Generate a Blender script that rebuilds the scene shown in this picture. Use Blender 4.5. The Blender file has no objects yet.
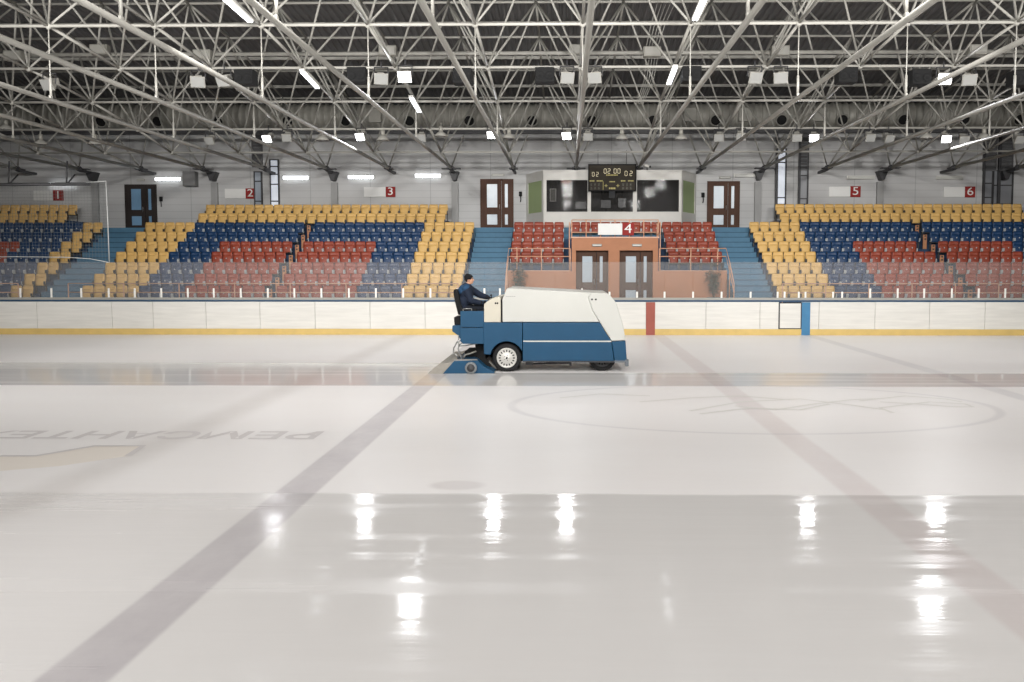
import bpy, bmesh, math, random
from mathutils import Vector, Matrix, Quaternion
random.seed(7)
S = bpy.context.scene
COL = S.collection
# ------------------------------------------------------------------ camera
F, CX, CY, EYE = 827.0, 556.0, 317.0, 2.6
_a = math.atan(11/F); _p = math.atan(52/F)
FW = Vector((-math.sin(_a)*math.cos(_p), math.cos(_a)*math.cos(_p), -math.sin(_p)))
RT = Vector((math.cos(_a), math.sin(_a), 0)); UP = RT.cross(FW)
cam_d = bpy.data.cameras.new('camera'); cam = bpy.data.objects.new('camera', cam_d); COL.objects.link(cam)
M = Matrix((RT, UP, -FW)).transposed().to_4x4(); M.translation = (0, 0, EYE); cam.matrix_world = M
cam_d.sensor_width = 36; cam_d.lens = F/1024*36
cam_d.shift_x = -(CX-512)/1024; cam_d.shift_y = (CY-341)/1024
cam_d.clip_end = 300; cam_d.clip_start = .05
S.camera = cam
def at(px, py, Y):
    "the point at depth Y that a measured spot of the photograph stands for"
    v = FW + RT*((px-CX)/F) + UP*((CY-py)/F)
    return Vector((0, 0, EYE)) + v*(Y/v.y)
def ax(px, py, Y): return at(px, py, Y).x
def az(py, Y, px=567): return at(px, py, Y).z
# ------------------------------------------------------------------ materials
def lin(c):
    c /= 255.0
    return c/12.92 if c <= .04045 else ((c+.055)/1.055)**2.4
def rgb(t): return (lin(t[0]), lin(t[1]), lin(t[2]), 1)
MATS = {}
def mat(name, col, rough=.5, metal=0.0, var=.06, scale=3.0, bump=0.0, emit=0.0, stretch=(1, 1, 1), ecol=None):
    if name in MATS: return MATS[name]
    m = bpy.data.materials.new(name); m.use_nodes = True
    nt = m.node_tree; b = nt.nodes['Principled BSDF']
    b.inputs['Roughness'].default_value = rough; b.inputs['Metallic'].default_value = metal
    tc = nt.nodes.new('ShaderNodeTexCoord'); mp = nt.nodes.new('ShaderNodeMapping'); nz = nt.nodes.new('ShaderNodeTexNoise')
    mp.inputs['Scale'].default_value = stretch; nz.inputs['Scale'].default_value = scale; nz.inputs['Detail'].default_value = 5
    nt.links.new(tc.outputs['Object'], mp.inputs['Vector']); nt.links.new(mp.outputs['Vector'], nz.inputs['Vector'])
    mx = nt.nodes.new('ShaderNodeMix'); mx.data_type = 'RGBA'
    c = rgb(col); mx.inputs['A'].default_value = tuple(x*(1-var*1.6) for x in c[:3])+(1,); mx.inputs['B'].default_value = tuple(min(1, x*(1+var*1.6)) for x in c[:3])+(1,)
    nt.links.new(nz.outputs['Fac'], mx.inputs['Factor']); nt.links.new(mx.outputs['Result'], b.inputs['Base Color'])
    if bump:
        bp = nt.nodes.new('ShaderNodeBump'); bp.inputs['Strength'].default_value = bump; bp.inputs['Distance'].default_value = .02
        nt.links.new(nz.outputs['Fac'], bp.inputs['Height']); nt.links.new(bp.outputs['Normal'], b.inputs['Normal'])
    if emit:
        b.inputs['Emission Color'].default_value = rgb(ecol or col); b.inputs['Emission Strength'].default_value = emit
    MATS[name] = m
    return m
STEEL = mat('pale painted steel', (160, 158, 151), .5, var=.08, scale=2)
DSTEEL = mat('dark steel', (58, 58, 60), .55, var=.1)
BLACK = mat('black plastic', (9, 9, 10), .85)
RUBBER = mat('black rubber', (22, 22, 23), .8, bump=.2, scale=30)
GALV = mat('galvanised sheet', (146, 144, 136), .5, metal=.1, var=.1, scale=6)
WHITE = mat('white painted metal', (232, 230, 224), .4, var=.03)
CREAM = mat('white machine paint', (206, 206, 200), .35, var=.03, scale=2)
DASH = mat('ivory machine paint', (208, 202, 186), .4, var=.03)
MBLUE = mat('blue machine paint', (14, 72, 106), .4, var=.07, scale=2.5)
LENS = mat('unlit lamp glass', (150, 150, 147), .3, var=.05)
LIT = mat('lit lamp', (250, 252, 255), .3, emit=20)
TUBE = mat('lit fluorescent tube', (245, 250, 255), .3, emit=9)
TUBEOFF = mat('unlit tube', (196, 196, 190), .4)
WALLG = None
CHROME = mat('bare steel', (176, 176, 174), .3, metal=.8, var=.06)
WOOD = mat('brown door wood', (76, 50, 36), .75, var=.18, scale=2.5, stretch=(6, 6, .6))
DWOOD = mat('dark door wood', (40, 32, 29), .75, var=.18, scale=2.5, stretch=(6, 6, .6))
DGLASS = mat('frosted door glass', (176, 188, 198), .25, var=.05)
DGLASSB = mat('bluish door glass', (120, 158, 190), .25, var=.08)
TERRA = mat('terracotta plaster', (178, 126, 96), .9, var=.08, scale=3, bump=.15)
RAILM = mat('tan railing paint', (214, 166, 138), .4, var=.06)
STAIRB = mat('blue floor paint', (74, 116, 142), .7, var=.1, scale=4)
NOSE = mat('worn dark step edge', (52, 86, 112), .7, var=.2, scale=6)
TERRB = mat('dark blue floor paint', (40, 66, 96), .75, var=.12, scale=4)
YEL = mat('yellow plastic', (222, 180, 108), .5, var=.05, scale=1.5)
BLU = mat('navy blue plastic', (18, 56, 96), .5, var=.08, scale=1.5)
RED = mat('brick red plastic', (150, 66, 46), .5, var=.08, scale=1.5)
BRK = mat('zinc seat bracket', (186, 190, 192), .5)
BRKD = mat('dark seat bracket', (70, 66, 58), .5)
TANP = mat('tan board', (184, 128, 92), .6, var=.15, scale=8)
BOOTHW = mat('off-white booth paint', (204, 202, 196), .5, var=.04)
LOUV = mat('mid grey louvre', (98, 98, 99), .6)
SIGNW = mat('white sign face', (222, 222, 219), .4, var=.03)
SIGNR = mat('dark red sign face', (140, 36, 32), .8, var=.06)
BOARD = mat('scuffed white board plastic', (210, 208, 202), .55, var=.10, scale=2.2, stretch=(.5, 1, 6))
KICK = mat('yellow kick strip', (200, 172, 104), .5, var=.12, scale=3)
CAPB = mat('blue cap rail', (40, 70, 98), .45, var=.06)
STRR = mat('red stripe', (148, 74, 60), .5, var=.1, scale=5)
STRB = mat('blue stripe', (56, 116, 156), .5, var=.1, scale=5)
GREENB = mat('green blind', (150, 166, 120), .6, var=.06, scale=2, stretch=(20, 20, .3))
DARKIN = mat('grey booth lining', (92, 90, 92), .7, var=.15)
NAVY = mat('navy jacket cloth', (20, 32, 52), .85, var=.2, scale=10, bump=.4)
TEAL = mat('blue jacket yoke cloth', (34, 70, 104), .85, var=.15, scale=10, bump=.3)
TROUS = mat('dark trousers cloth', (24, 28, 38), .9, var=.15, scale=12, bump=.4)
KNIT = mat('black knitted wool', (17, 17, 20), .95, var=.3, scale=60, bump=.6)
SKIN = mat('skin', (206, 156, 128), .5, var=.05, scale=12)
LEAF = mat('dark green leaf', (50, 66, 48), .5, var=.35, scale=9)
BARK = mat('brown stem', (84, 66, 48), .8)
POT = mat('grey planter', (96, 88, 82), .7)
ROPE = mat('white rope', (206, 208, 206), .8)
NETM = mat('grey net cord', (120, 122, 122), .9)
LEDC = mat('lit pale digit', (226, 214, 176), .4, emit=.55)
LEDY = mat('yellow printed line', (176, 164, 92), .5)
LEDO = mat('lit orange digit', (230, 120, 70), .4, emit=.7)
SCORE = mat('dark brown score panel', (44, 38, 28), .8, var=.15)
# ------------------------------------------------------------------ mesh helpers
class MB:
    def __init__(self): self.bm = bmesh.new(); self.mi = 0
    def _tag(self, fs):
        for f in fs: f.material_index = self.mi
    def box(self, c, s, rot=None, bevel=0.0):
        x, y, z = s[0]/2, s[1]/2, s[2]/2
        vs = []
        for sx, sy, sz in ((-1,-1,-1),(1,-1,-1),(1,1,-1),(-1,1,-1),(-1,-1,1),(1,-1,1),(1,1,1),(-1,1,1)):
            v = Vector((sx*x, sy*y, sz*z))
            if rot is not None: v = rot @ v
            vs.append(self.bm.verts.new(v+Vector(c)))
        fs = [self.bm.faces.new([vs[i] for i in q]) for q in ((0,3,2,1),(4,5,6,7),(0,1,5,4),(1,2,6,5),(2,3,7,6),(3,0,4,7))]
        self._tag(fs)
        if bevel:
            es = list({e for f in fs for e in f.edges})
            r = bmesh.ops.bevel(self.bm, geom=es, offset=bevel, segments=2, affect='EDGES', profile=.5)
            self._tag(r['faces'])
        return self
    def bb(self, lo, hi, bevel=0.0):
        return self.box([(a+b)/2 for a, b in zip(lo, hi)], [abs(b-a) for a, b in zip(lo, hi)], None, bevel)
    def tube(self, p, q, r, n=8, r2=None, caps=True):
        p, q = Vector(p), Vector(q); d = q-p
        if d.length < 1e-6: return self
        d.normalize(); u = d.orthogonal().normalized(); w = d.cross(u); r2 = r if r2 is None else r2
        A, B = [], []
        for i in range(n):
            t = 2*math.pi*(i+.5)/n; o = u*math.cos(t)+w*math.sin(t)
            A.append(self.bm.verts.new(p+o*r)); B.append(self.bm.verts.new(q+o*r2))
        fs = [self.bm.faces.new((A[i], A[(i+1) % n], B[(i+1) % n], B[i])) for i in range(n)]
        for f in fs: f.smooth = n > 5
        if caps: fs += [self.bm.faces.new(A[::-1]), self.bm.faces.new(B)]
        self._tag(fs); return self
    def path(self, pts, r, n=8):
        pts = [Vector(p) for p in pts]; rings = []
        u = None
        for i, p in enumerate(pts):
            d = (pts[min(i+1, len(pts)-1)]-pts[max(i-1, 0)]).normalized()
            u = d.orthogonal().normalized() if u is None else (u-d*u.dot(d)).normalized()
            w = d.cross(u)
            rr = r[i] if isinstance(r, (list, tuple)) else r
            rings.append([self.bm.verts.new(p+(u*math.cos(2*math.pi*k/n)+w*math.sin(2*math.pi*k/n))*rr) for k in range(n)])
        fs = []
        for a, b in zip(rings, rings[1:]):
            for k in range(n): fs.append(self.bm.faces.new((a[k], a[(k+1) % n], b[(k+1) % n], b[k])))
        for f in fs: f.smooth = True
        fs += [self.bm.faces.new(rings[0][::-1]), self.bm.faces.new(rings[-1])]
        self._tag(fs); return self
    def prism(self, poly, y0, y1, bevel=0.0):
        "poly: (x, z) outline, extruded from y0 to y1"
        A = [self.bm.verts.new((x, y0, z)) for x, z in poly]; B = [self.bm.verts.new((x, y1, z)) for x, z in poly]
        n = len(poly)
        fs = [self.bm.faces.new(A), self.bm.faces.new(B[::-1])]+[self.bm.faces.new((A[(i+1) % n], A[i], B[i], B[(i+1) % n])) for i in range(n)]
        bmesh.ops.recalc_face_normals(self.bm, faces=fs); self._tag(fs)
        if bevel:
            es = list({e for f in fs for e in f.edges})
            r = bmesh.ops.bevel(self.bm, geom=es, offset=bevel, segments=2, affect='EDGES', profile=.5); self._tag(r['faces'])
        return self
    def prism_x(self, poly, x0, x1):
        "poly: (y, z) outline, extruded from x0 to x1"
        A = [self.bm.verts.new((x0, y, z)) for y, z in poly]; B = [self.bm.verts.new((x1, y, z)) for y, z in poly]
        n = len(poly)
        fs = [self.bm.faces.new(A), self.bm.faces.new(B[::-1])]+[self.bm.faces.new((A[(i+1) % n], A[i], B[i], B[(i+1) % n])) for i in range(n)]
        bmesh.ops.recalc_face_normals(self.bm, faces=fs); self._tag(fs); return self
    def plate(self, poly, z, t):
        "poly: (x, y) outline lying flat"
        A = [self.bm.verts.new((x, y, z)) for x, y in poly]; B = [self.bm.verts.new((x, y, z+t)) for x, y in poly]
        n = len(poly)
        fs = [self.bm.faces.new(A), self.bm.faces.new(B[::-1])]+[self.bm.faces.new((A[(i+1) % n], A[i], B[i], B[(i+1) % n])) for i in range(n)]
        bmesh.ops.recalc_face_normals(self.bm, faces=fs); self._tag(fs); return self
    def lathe(self, prof, c, axis='Z', n=20, rot=None):
        "prof: (radius, height) pairs"
        c = Vector(c); rings = []
        for r, h in prof:
            ring = []
            for k in range(n):
                t = 2*math.pi*k/n
                v = Vector((r*math.cos(t), r*math.sin(t), h))
                if axis == 'Y': v = Vector((v.x, v.z, v.y))
                elif axis == 'X': v = Vector((v.z, v.x, v.y))
                if rot is not None: v = rot @ v
                ring.append(self.bm.verts.new(c+v))
            rings.append(ring)
        fs = []
        for a, b in zip(rings, rings[1:]):
            for k in range(n): fs.append(self.bm.faces.new((a[k], a[(k+1) % n], b[(k+1) % n], b[k])))
        for f in fs: f.smooth = True
        fs += [self.bm.faces.new(rings[0][::-1]), self.bm.faces.new(rings[-1])]
        bmesh.ops.recalc_face_normals(self.bm, faces=fs); self._tag(fs); return self
    def ball(self, c, r, scale=(1, 1, 1), rot=None, n=12):
        m = Matrix.Translation(Vector(c)) @ ((rot.to_4x4()) if rot is not None else Matrix()) @ Matrix.Diagonal((*[r*s for s in scale], 1))
        k = bmesh.ops.create_uvsphere(self.bm, u_segments=n, v_segments=max(6, n*2//3), radius=1, matrix=m)
        fs = {f for v in k['verts'] for f in v.link_faces}
        for f in fs: f.smooth = True
        self._tag(fs); return self
    def mesh(self, name, mats):
        me = bpy.data.meshes.new(name); self.bm.to_mesh(me); self.bm.free()
        for m in (mats if isinstance(mats, (list, tuple)) else [mats]): me.materials.append(m)
        return me
    def build(self, name, mats, parent=None):
        return link(name, self.mesh(name, mats), parent)
WL = {}
def link(name, me, parent=None):
    o = bpy.data.objects.new(name, me); COL.objects.link(o)
    if parent is not None:
        o.parent = parent; o.location = -WL.get(parent.name, Vector((0, 0, 0)))
    WL[o.name] = Vector((0, 0, 0))
    return o
def tag(o, label, cat, group=None, kind=None):
    if label: o['label'] = label
    if cat: o['category'] = cat
    if group: o['group'] = group
    if kind: o['kind'] = kind
    return o
def thing(name, label, cat, loc=(0, 0, 0), group=None):
    o = bpy.data.objects.new(name, None); COL.objects.link(o); o.location = loc; o.empty_display_size = .2
    WL[o.name] = Vector(loc)
    return tag(o, label, cat, group)
def struct(o): o['kind'] = 'structure'; return o
def text_mesh(body, size, depth=.004, bold=0.0):
    c = bpy.data.curves.new('letters', 'FONT'); c.body = body; c.size = size; c.offset = bold; c.extrude = depth; c.align_x = 'CENTER'; c.align_y = 'CENTER'
    o = bpy.data.objects.new('letters', c); COL.objects.link(o); bpy.context.view_layer.update()
    me = bpy.data.meshes.new_from_object(o.evaluated_get(bpy.context.evaluated_depsgraph_get()))
    bpy.data.objects.remove(o); bpy.data.curves.remove(c)
    return me
ORD = ['', 'first', 'second', 'third', 'fourth', 'fifth', 'sixth', 'seventh', 'eighth', 'ninth', 'tenth', 'eleventh', 'twelfth', 'thirteenth', 'fourteenth', 'fifteenth', 'sixteenth', 'seventeenth', 'eighteenth', 'nineteenth', 'twentieth']
def ordn(n):
    if n <= 20: return ORD[n]
    if n == 30: return 'thirtieth'
    return ('twenty-' if n < 30 else 'thirty-') + ORD[n % 10]
# ------------------------------------------------------------------ node helpers
class NT:
    def __init__(self, m): self.m = m; self.nt = m.node_tree
    def n(self, t): return self.nt.nodes.new(t)
    def put(self, s, v):
        if isinstance(v, (int, float)): s.default_value = v
        elif isinstance(v, tuple): s.default_value = v
        else: self.nt.links.new(v, s)
    def math(self, op, a, b=None, c=None, clamp=False):
        k = self.n('ShaderNodeMath'); k.operation = op; k.use_clamp = clamp
        self.put(k.inputs[0], a)
        if b is not None: self.put(k.inputs[1], b)
        if c is not None: self.put(k.inputs[2], c)
        return k.outputs[0]
    def ramp(self, v, a, b):
        k = self.n('ShaderNodeMapRange'); k.interpolation_type = 'SMOOTHSTEP'; k.clamp = True
        self.put(k.inputs['Value'], v); k.inputs['From Min'].default_value = a; k.inputs['From Max'].default_value = b
        return k.outputs['Result']
    def band(self, v, c, hw, soft):
        d = self.math('ABSOLUTE', self.math('SUBTRACT', v, c))
        return self.math('SUBTRACT', 1.0, self.ramp(d, hw-soft, hw+soft))
    def mix(self, f, a, b):
        k = self.n('ShaderNodeMix'); k.data_type = 'RGBA'; self.put(k.inputs['Factor'], f); self.put(k.inputs['A'], a); self.put(k.inputs['B'], b)
        return k.outputs['Result']
    def noise(self, vec, scale, stretch=(1, 1, 1), detail=4, rough=.55):
        mp = self.n('ShaderNodeMapping'); mp.inputs['Scale'].default_value = stretch; self.put(mp.inputs['Vector'], vec)
        k = self.n('ShaderNodeTexNoise'); k.inputs['Scale'].default_value = scale; k.inputs['Detail'].default_value = detail; k.inputs['Roughness'].default_value = rough
        self.nt.links.new(mp.outputs['Vector'], k.inputs['Vector']); return k.outputs['Fac']
# ------------------------------------------------------------------ the ice
Y_B = 30.7          # face of the far boards
PASS_NEAR, PASS_MID, PASS_FAR = 17.68, 19.85, 21.75
def ice_material(name, paint=None):
    m = bpy.data.materials.new(name); m.use_nodes = True; t = NT(m); b = m.node_tree.nodes['Principled BSDF']
    g = t.n('ShaderNodeNewGeometry'); pos = g.outputs['Position']
    sp = t.n('ShaderNodeSeparateXYZ'); t.put(sp.inputs[0], pos); x, y = sp.outputs[0], sp.outputs[1]
    wob = t.noise(pos, 1.0, (.6, .6, 1), 3)
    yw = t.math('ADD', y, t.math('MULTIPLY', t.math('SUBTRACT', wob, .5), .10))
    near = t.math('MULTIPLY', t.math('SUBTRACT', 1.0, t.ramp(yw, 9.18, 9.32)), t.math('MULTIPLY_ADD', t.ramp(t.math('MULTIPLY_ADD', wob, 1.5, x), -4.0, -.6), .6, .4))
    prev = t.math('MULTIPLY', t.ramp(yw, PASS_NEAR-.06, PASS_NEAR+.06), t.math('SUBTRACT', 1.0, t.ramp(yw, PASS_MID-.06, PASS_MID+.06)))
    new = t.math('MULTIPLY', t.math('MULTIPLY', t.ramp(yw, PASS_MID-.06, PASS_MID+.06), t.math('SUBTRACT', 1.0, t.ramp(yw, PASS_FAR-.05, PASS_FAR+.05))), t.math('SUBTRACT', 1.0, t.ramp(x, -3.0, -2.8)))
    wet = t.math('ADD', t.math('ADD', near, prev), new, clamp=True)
    big = t.noise(pos, .22, (1, 2.5, 1), 5)
    fine = t.noise(pos, 6, (.25, 1.6, 1), 6, .7)
    c = t.mix(big, rgb((243, 239, 237)), rgb((250, 248, 247)))
    c = t.mix(t.math('MULTIPLY', fine, .10), c, rgb((205, 198, 194)))
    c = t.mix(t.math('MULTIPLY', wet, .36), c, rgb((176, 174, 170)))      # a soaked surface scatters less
    if paint is None:
        wl = t.math('MULTIPLY_ADD', t.noise(pos, 2.2, (1, .6, 1), 5, .7), .75, .35)
        def paintit(c, mask, col, s): return t.mix(t.math('MULTIPLY', t.math('MULTIPLY', mask, wl), s), c, rgb(col))
        c = paintit(c, t.band(x, -3.10, .235, .03), (134, 122, 136), .48)
        c = paintit(c, t.band(x, 3.39, .225, .05), (176, 140, 140), .26)
        c = paintit(c, t.band(x, 8.95, .2, .06), (136, 136, 150), .26)
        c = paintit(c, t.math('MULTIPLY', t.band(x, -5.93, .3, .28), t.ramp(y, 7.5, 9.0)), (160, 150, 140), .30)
        ex = t.math('DIVIDE', t.math('SUBTRACT', x, 3.39), 4.42); ey = t.math('DIVIDE', t.math('SUBTRACT', y, 15.25), 2.6)
        er = t.math('SQRT', t.math('ADD', t.math('MULTIPLY', ex, ex), t.math('MULTIPLY', ey, ey)))
        c = paintit(c, t.band(er, 1.0, .018, .012), (140, 136, 148), .24)
        dx = t.math('DIVIDE', t.math('SUBTRACT', x, -1.3), .34); dy = t.math('DIVIDE', t.math('SUBTRACT', y, 9.62), .22)
        dr = t.math('SQRT', t.math('ADD', t.math('MULTIPLY', dx, dx), t.math('MULTIPLY', dy, dy)))
        c = paintit(c, t.math('SUBTRACT', 1.0, t.ramp(dr, .7, 1.15)), (170, 158, 158), .35)
    else:
        c = t.mix(paint[1], c, rgb(paint[0]))
    t.put(b.inputs['Base Color'], c)
    streak = t.noise(pos, 1.0, (.10, 2.4, 1), 4, .6)
    pas = t.math('SUBTRACT', 1.0, t.ramp(yw, 6.75, 6.9))
    rw = t.math('ADD', t.math('MULTIPLY_ADD', t.ramp(streak, .45, .70), .20, .045), t.math('MULTIPLY', pas, .04))
    rd = t.math('MULTIPLY_ADD', fine, .12, .30)
    r = t.math('ADD', t.math('MULTIPLY', wet, rw), t.math('MULTIPLY', t.math('SUBTRACT', 1.0, wet), rd))
    t.put(b.inputs['Roughness'], r); b.inputs['IOR'].default_value = 1.31
    # the settled wet film is nearly level; the cut ice is finely scored
    rip = t.noise(pos, 1.0, (.22, 2.2, 1), 4, .6)
    h = t.math('ADD', t.math('MULTIPLY', rip, .35), t.math('MULTIPLY', t.math('SUBTRACT', 1.0, wet), t.math('MULTIPLY', fine, .06)))
    bp = t.n('ShaderNodeBump'); bp.inputs['Strength'].default_value = .45; bp.inputs['Distance'].default_value = .03
    t.put(bp.inputs['Height'], h); t.put(b.inputs['Normal'], bp.outputs['Normal'])
    return m
XL, XR, YN, YW = -33.0, 29.0, -12.0, 41.4
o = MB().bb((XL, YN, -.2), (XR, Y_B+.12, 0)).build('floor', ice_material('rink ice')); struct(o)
def flat_strip(pts, w, z=.003):
    pts = [Vector(p) for p in pts]; m = MB(); prev = None
    for i, p in enumerate(pts):
        d = (pts[min(i+1, len(pts)-1)]-pts[max(i-1, 0)]); n_ = Vector((-d.y, d.x)).normalized()*w/2
        cur = (m.bm.verts.new((*(p+n_), z)), m.bm.verts.new((*(p-n_), z)))
        if prev: m.bm.faces.new((prev[0], prev[1], cur[1])); m.bm.faces.new((prev[0], cur[1], cur[0]))
        prev = cur
    return face_up(m)
def face_up(m):
    "every face turned up, each a hair higher than the one before so that strokes may cross"
    n = MB(); k = 1e-3/max(40, len(m.bm.faces))
    for i, f in enumerate(m.bm.faces):
        f.normal_update()
        vs = [v.co+Vector((0, 0, i*k)) for v in f.verts]
        if f.normal.z < 0: vs.reverse()
        n.bm.faces.new([n.bm.verts.new(v) for v in vs])
    return n
# paint seen through the ice: advertising letters that read from the far side, an emblem, a pale plaque
me = text_mesh('РЕМСАНТЕХ', 1.0, 0, .022)
xs = [v.co.x for v in me.vertices]; ys = [v.co.y for v in me.vertices]
kx, ky = 5.42/(max(xs)-min(xs)), .60/(max(ys)-min(ys)); mx_, my_ = (max(xs)+min(xs))/2, (max(ys)+min(ys))/2
for v in me.vertices: v.co = Vector((-(v.co.x-mx_)*kx*1.0 + (-6.50), -(v.co.y-my_)*ky+12.46, .002))
tm = MB(); tm.bm.from_mesh(me); bpy.data.meshes.remove(me)
lt = face_up(tm).build('ice_lettering', ice_material('faint letter paint', ((150, 138, 140), .34))); lt.parent = o; struct(lt)
def gpt(px, py):
    v = FW + RT*((px-CX)/F) + UP*((CY-py)/F); k = -EYE/v.z
    return (v.x*k, v.y*k)
pal = [gpt(*q) for q in ((0, 456), (36, 456), (95, 446), (143, 446), (128, 456), (60, 466), (0, 471))]
q_ = MB().plate(pal, .0006, .0006).build('ice_plaque', ice_material('faint cream paint', ((226, 206, 172), .30)), o); struct(q_)
q_ = flat_strip(pal[:5], .10, .004).build('ice_plaque_outline', ice_material('faint grey paint', ((150, 138, 138), .34)), o); struct(q_)
FAINTG = ice_material('faint olive paint', ((170, 172, 150), .26))
em = [[(690, 411), (740, 402), (800, 399), (850, 405), (885, 410), (893, 413), (880, 408), (930, 402), (965, 404), (973, 407), (955, 407), (915, 404), (880, 402)],
      [(860, 401), (905, 396), (945, 399), (962, 402)], [(735, 406), (775, 410), (815, 404), (850, 400), (890, 398)], [(640, 402), (690, 398), (740, 396), (790, 400)],
      [(700, 414), (750, 408), (800, 410), (830, 404)], [(560, 398), (600, 394), (650, 396)]]
for k in em:
    q_ = flat_strip([gpt(*q) for q in k], .085).build('ice_emblem', FAINTG, o); struct(q_)
# ------------------------------------------------------------------ hall shell
def wall_material():
    m = bpy.data.materials.new('grey wall panels'); m.use_nodes = True; t = NT(m); b = m.node_tree.nodes['Principled BSDF']
    g = t.n('ShaderNodeNewGeometry'); pos = g.outputs['Position']; sp = t.n('ShaderNodeSeparateXYZ'); t.put(sp.inputs[0], pos)
    big = t.noise(pos, .6, (1, 1, 1.4), 6)
    c = t.mix(big, rgb((178, 178, 178)), rgb((194, 194, 193)))
    ln = t.band(t.math('FRACT', t.math('DIVIDE', sp.outputs[2], .34)), .5, .05, .03)
    vx = t.band(t.math('FRACT', t.math('DIVIDE', t.math('ADD', sp.outputs[0], 50.3), 3.0)), .5, .006, .003)
    c = t.mix(t.math('MULTIPLY', ln, .22), c, rgb((120, 120, 121)))
    c = t.mix(t.math('MULTIPLY', vx, .4), c, rgb((110, 110, 112)))
    t.put(b.inputs['Base Color'], c); b.inputs['Roughness'].default_value = .7
    return m
WALLG = wall_material()
struct(MB().bb((XL-.2, YW, -.2), (XR+.2, YW+.2, 12.4)).build('wall_back', WALLG))
struct(MB().bb((XL-.2, YN, -.2), (XL, YW, 12.4)).build('wall_left', WALLG))
struct(MB().bb((XR, YN, -.2), (XR+.2, YW, 12.4)).build('wall_right', WALLG))
struct(MB().bb((XL-.2, YN-.2, -.2), (XR+.2, YN, 12.4)).build('wall_near', WALLG))
struct(MB().bb((XL, Y_B+.12, -.2), (XR, YW, .785)).build('floor_walkway', TERRB))
LOW = [(5.0, 9.45), (8.7, 9.55), (12.4, 9.6), (16.1, 9.58), (19.8, 9.48), (23.5, 9.30), (27.2, 8.99), (30.8, 8.61), (34.0, 8.13), (36.9, 7.58), (40.0, 7.24)]
UPP = [(6.9, 11.9), (10.6, 12.0), (14.2, 12.05), (17.9, 12.03), (21.6, 11.97), (25.35, 11.85), (29.0, 11.61), (32.4, 11.35), (35.45, 10.80), (38.4, 10.25)]
def corrugated():
    bm = bmesh.new(); ys = [(YN, 11.6), (-5, 12.1), (1, 12.4)] + [(y, z+.6) for y, z in UPP] + [(YW+.1, 10.2)]
    x = XL-.2; xs = []
    while x < XR+.2:
        xs += [(x, 0), (x+.10, 0), (x+.14, .07), (x+.24, .07)]; x += .28
    grid = [[bm.verts.new((a, y, z+d)) for a, d in xs] for y, z in ys]
    for g0, g1 in zip(grid, grid[1:]):
        for i in range(len(xs)-1): bm.faces.new((g0[i], g0[i+1], g1[i+1], g1[i]))
    me = bpy.data.meshes.new('ceiling'); bm.to_mesh(me); bm.free(); me.materials.append(mat('dark zinc roof deck', (104, 103, 103), .55, metal=.2, var=.12, scale=.8)); return me
struct(link('ceiling', corrugated()))
# ------------------------------------------------------------------ space frame
truss = thing('roof_truss', 'pale steel space-frame roof truss with long tie tubes spanning the hall', 'roof truss', (.5, 20, 7.1))
XK = {k: .43+3*k for k in range(-10, 10)}
TIEZ = 7.24
def lowz(Y):
    for (a, za), (b, zb) in zip(LOW, LOW[1:]):
        if a <= Y <= b: return za+(zb-za)*(Y-a)/(b-a)
    return LOW[0][1]
for k, X in XK.items():
    t_ = MB().tube((X, 3, TIEZ), (X, 40.0, TIEZ), .066, 10).build('tie_tube', STEEL, truss)
    for Y in (16.1, 23.5, 30.8):
        h = MB(); h.tube((X, Y, TIEZ), (X, Y, lowz(Y)), .018, 6).tube((X, Y, TIEZ+.12), (X, Y, TIEZ+.62), .036, 8).box((X, Y, TIEZ+.06), (.06, .10, .14))
        h.build('hanger', STEEL, t_)
    m = MB()
    for (a, za), (b, zb) in zip(LOW[2:], LOW[3:]): m.tube((X, a, za), (X, b, zb), .046, 8)
    for a, za in LOW[2:]: m.ball((X, a, za), .10, n=8)
    m.build('arch_chord', STEEL, truss)
    m = MB().box((X, 40.05, TIEZ-.02), (.40, .5, .06)).ball((X, 40.0, TIEZ), .14, n=10).bb((X-.06, 40.1, TIEZ-.14), (X+.06, YW, TIEZ-.03))
    if k in (-10, -8, -6, -4, -2, 0, 3, 5, 7, 9): m.box((X, 40.05, TIEZ-.02), (.9, .3, .04)).prism([(X-.24, TIEZ-.05), (X+.24, TIEZ-.05), (X+.07, TIEZ-.48), (X-.07, TIEZ-.48)], 40.9, YW)
    m.build('bearing_bracket', DSTEEL, truss)
for (Y, z) in LOW[2:-1]:
    MB().tube((XK[-10], Y, z), (XK[9], Y, z), .046, 8).build('cross_chord', STEEL, truss)
MB().tube((XK[-10], 38.2, az(151.5, 38.2)), (XK[9], 38.2, az(151.5, 38.2)), .02, 6).build('wall_cable', DSTEEL, truss)
MB().bb((XL+.1, 38.9, az(133.5, 39)), (XR-.1, 39.15, az(130.3, 39))).build('cable_tray', DSTEEL, truss)
for (Y, z) in UPP[2:]:
    MB().tube((XK[-10]+1.5, Y, z), (XK[8]+1.5, Y, z), .045, 8).build('top_chord', STEEL, truss)
    MB().bb((XL+.1, Y-.04, z+.46), (XR-.1, Y+.04, z+.58)).build('purlin', STEEL, truss)
for k in range(-10, 9):
    m = MB(); X = XK[k]+1.5
    for (a, za), (b, zb) in zip(UPP[2:], UPP[3:]): m.tube((X, a, za), (X, b, zb), .042, 8)
    m.build('top_rib', STEEL, truss)
webs = []
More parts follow.
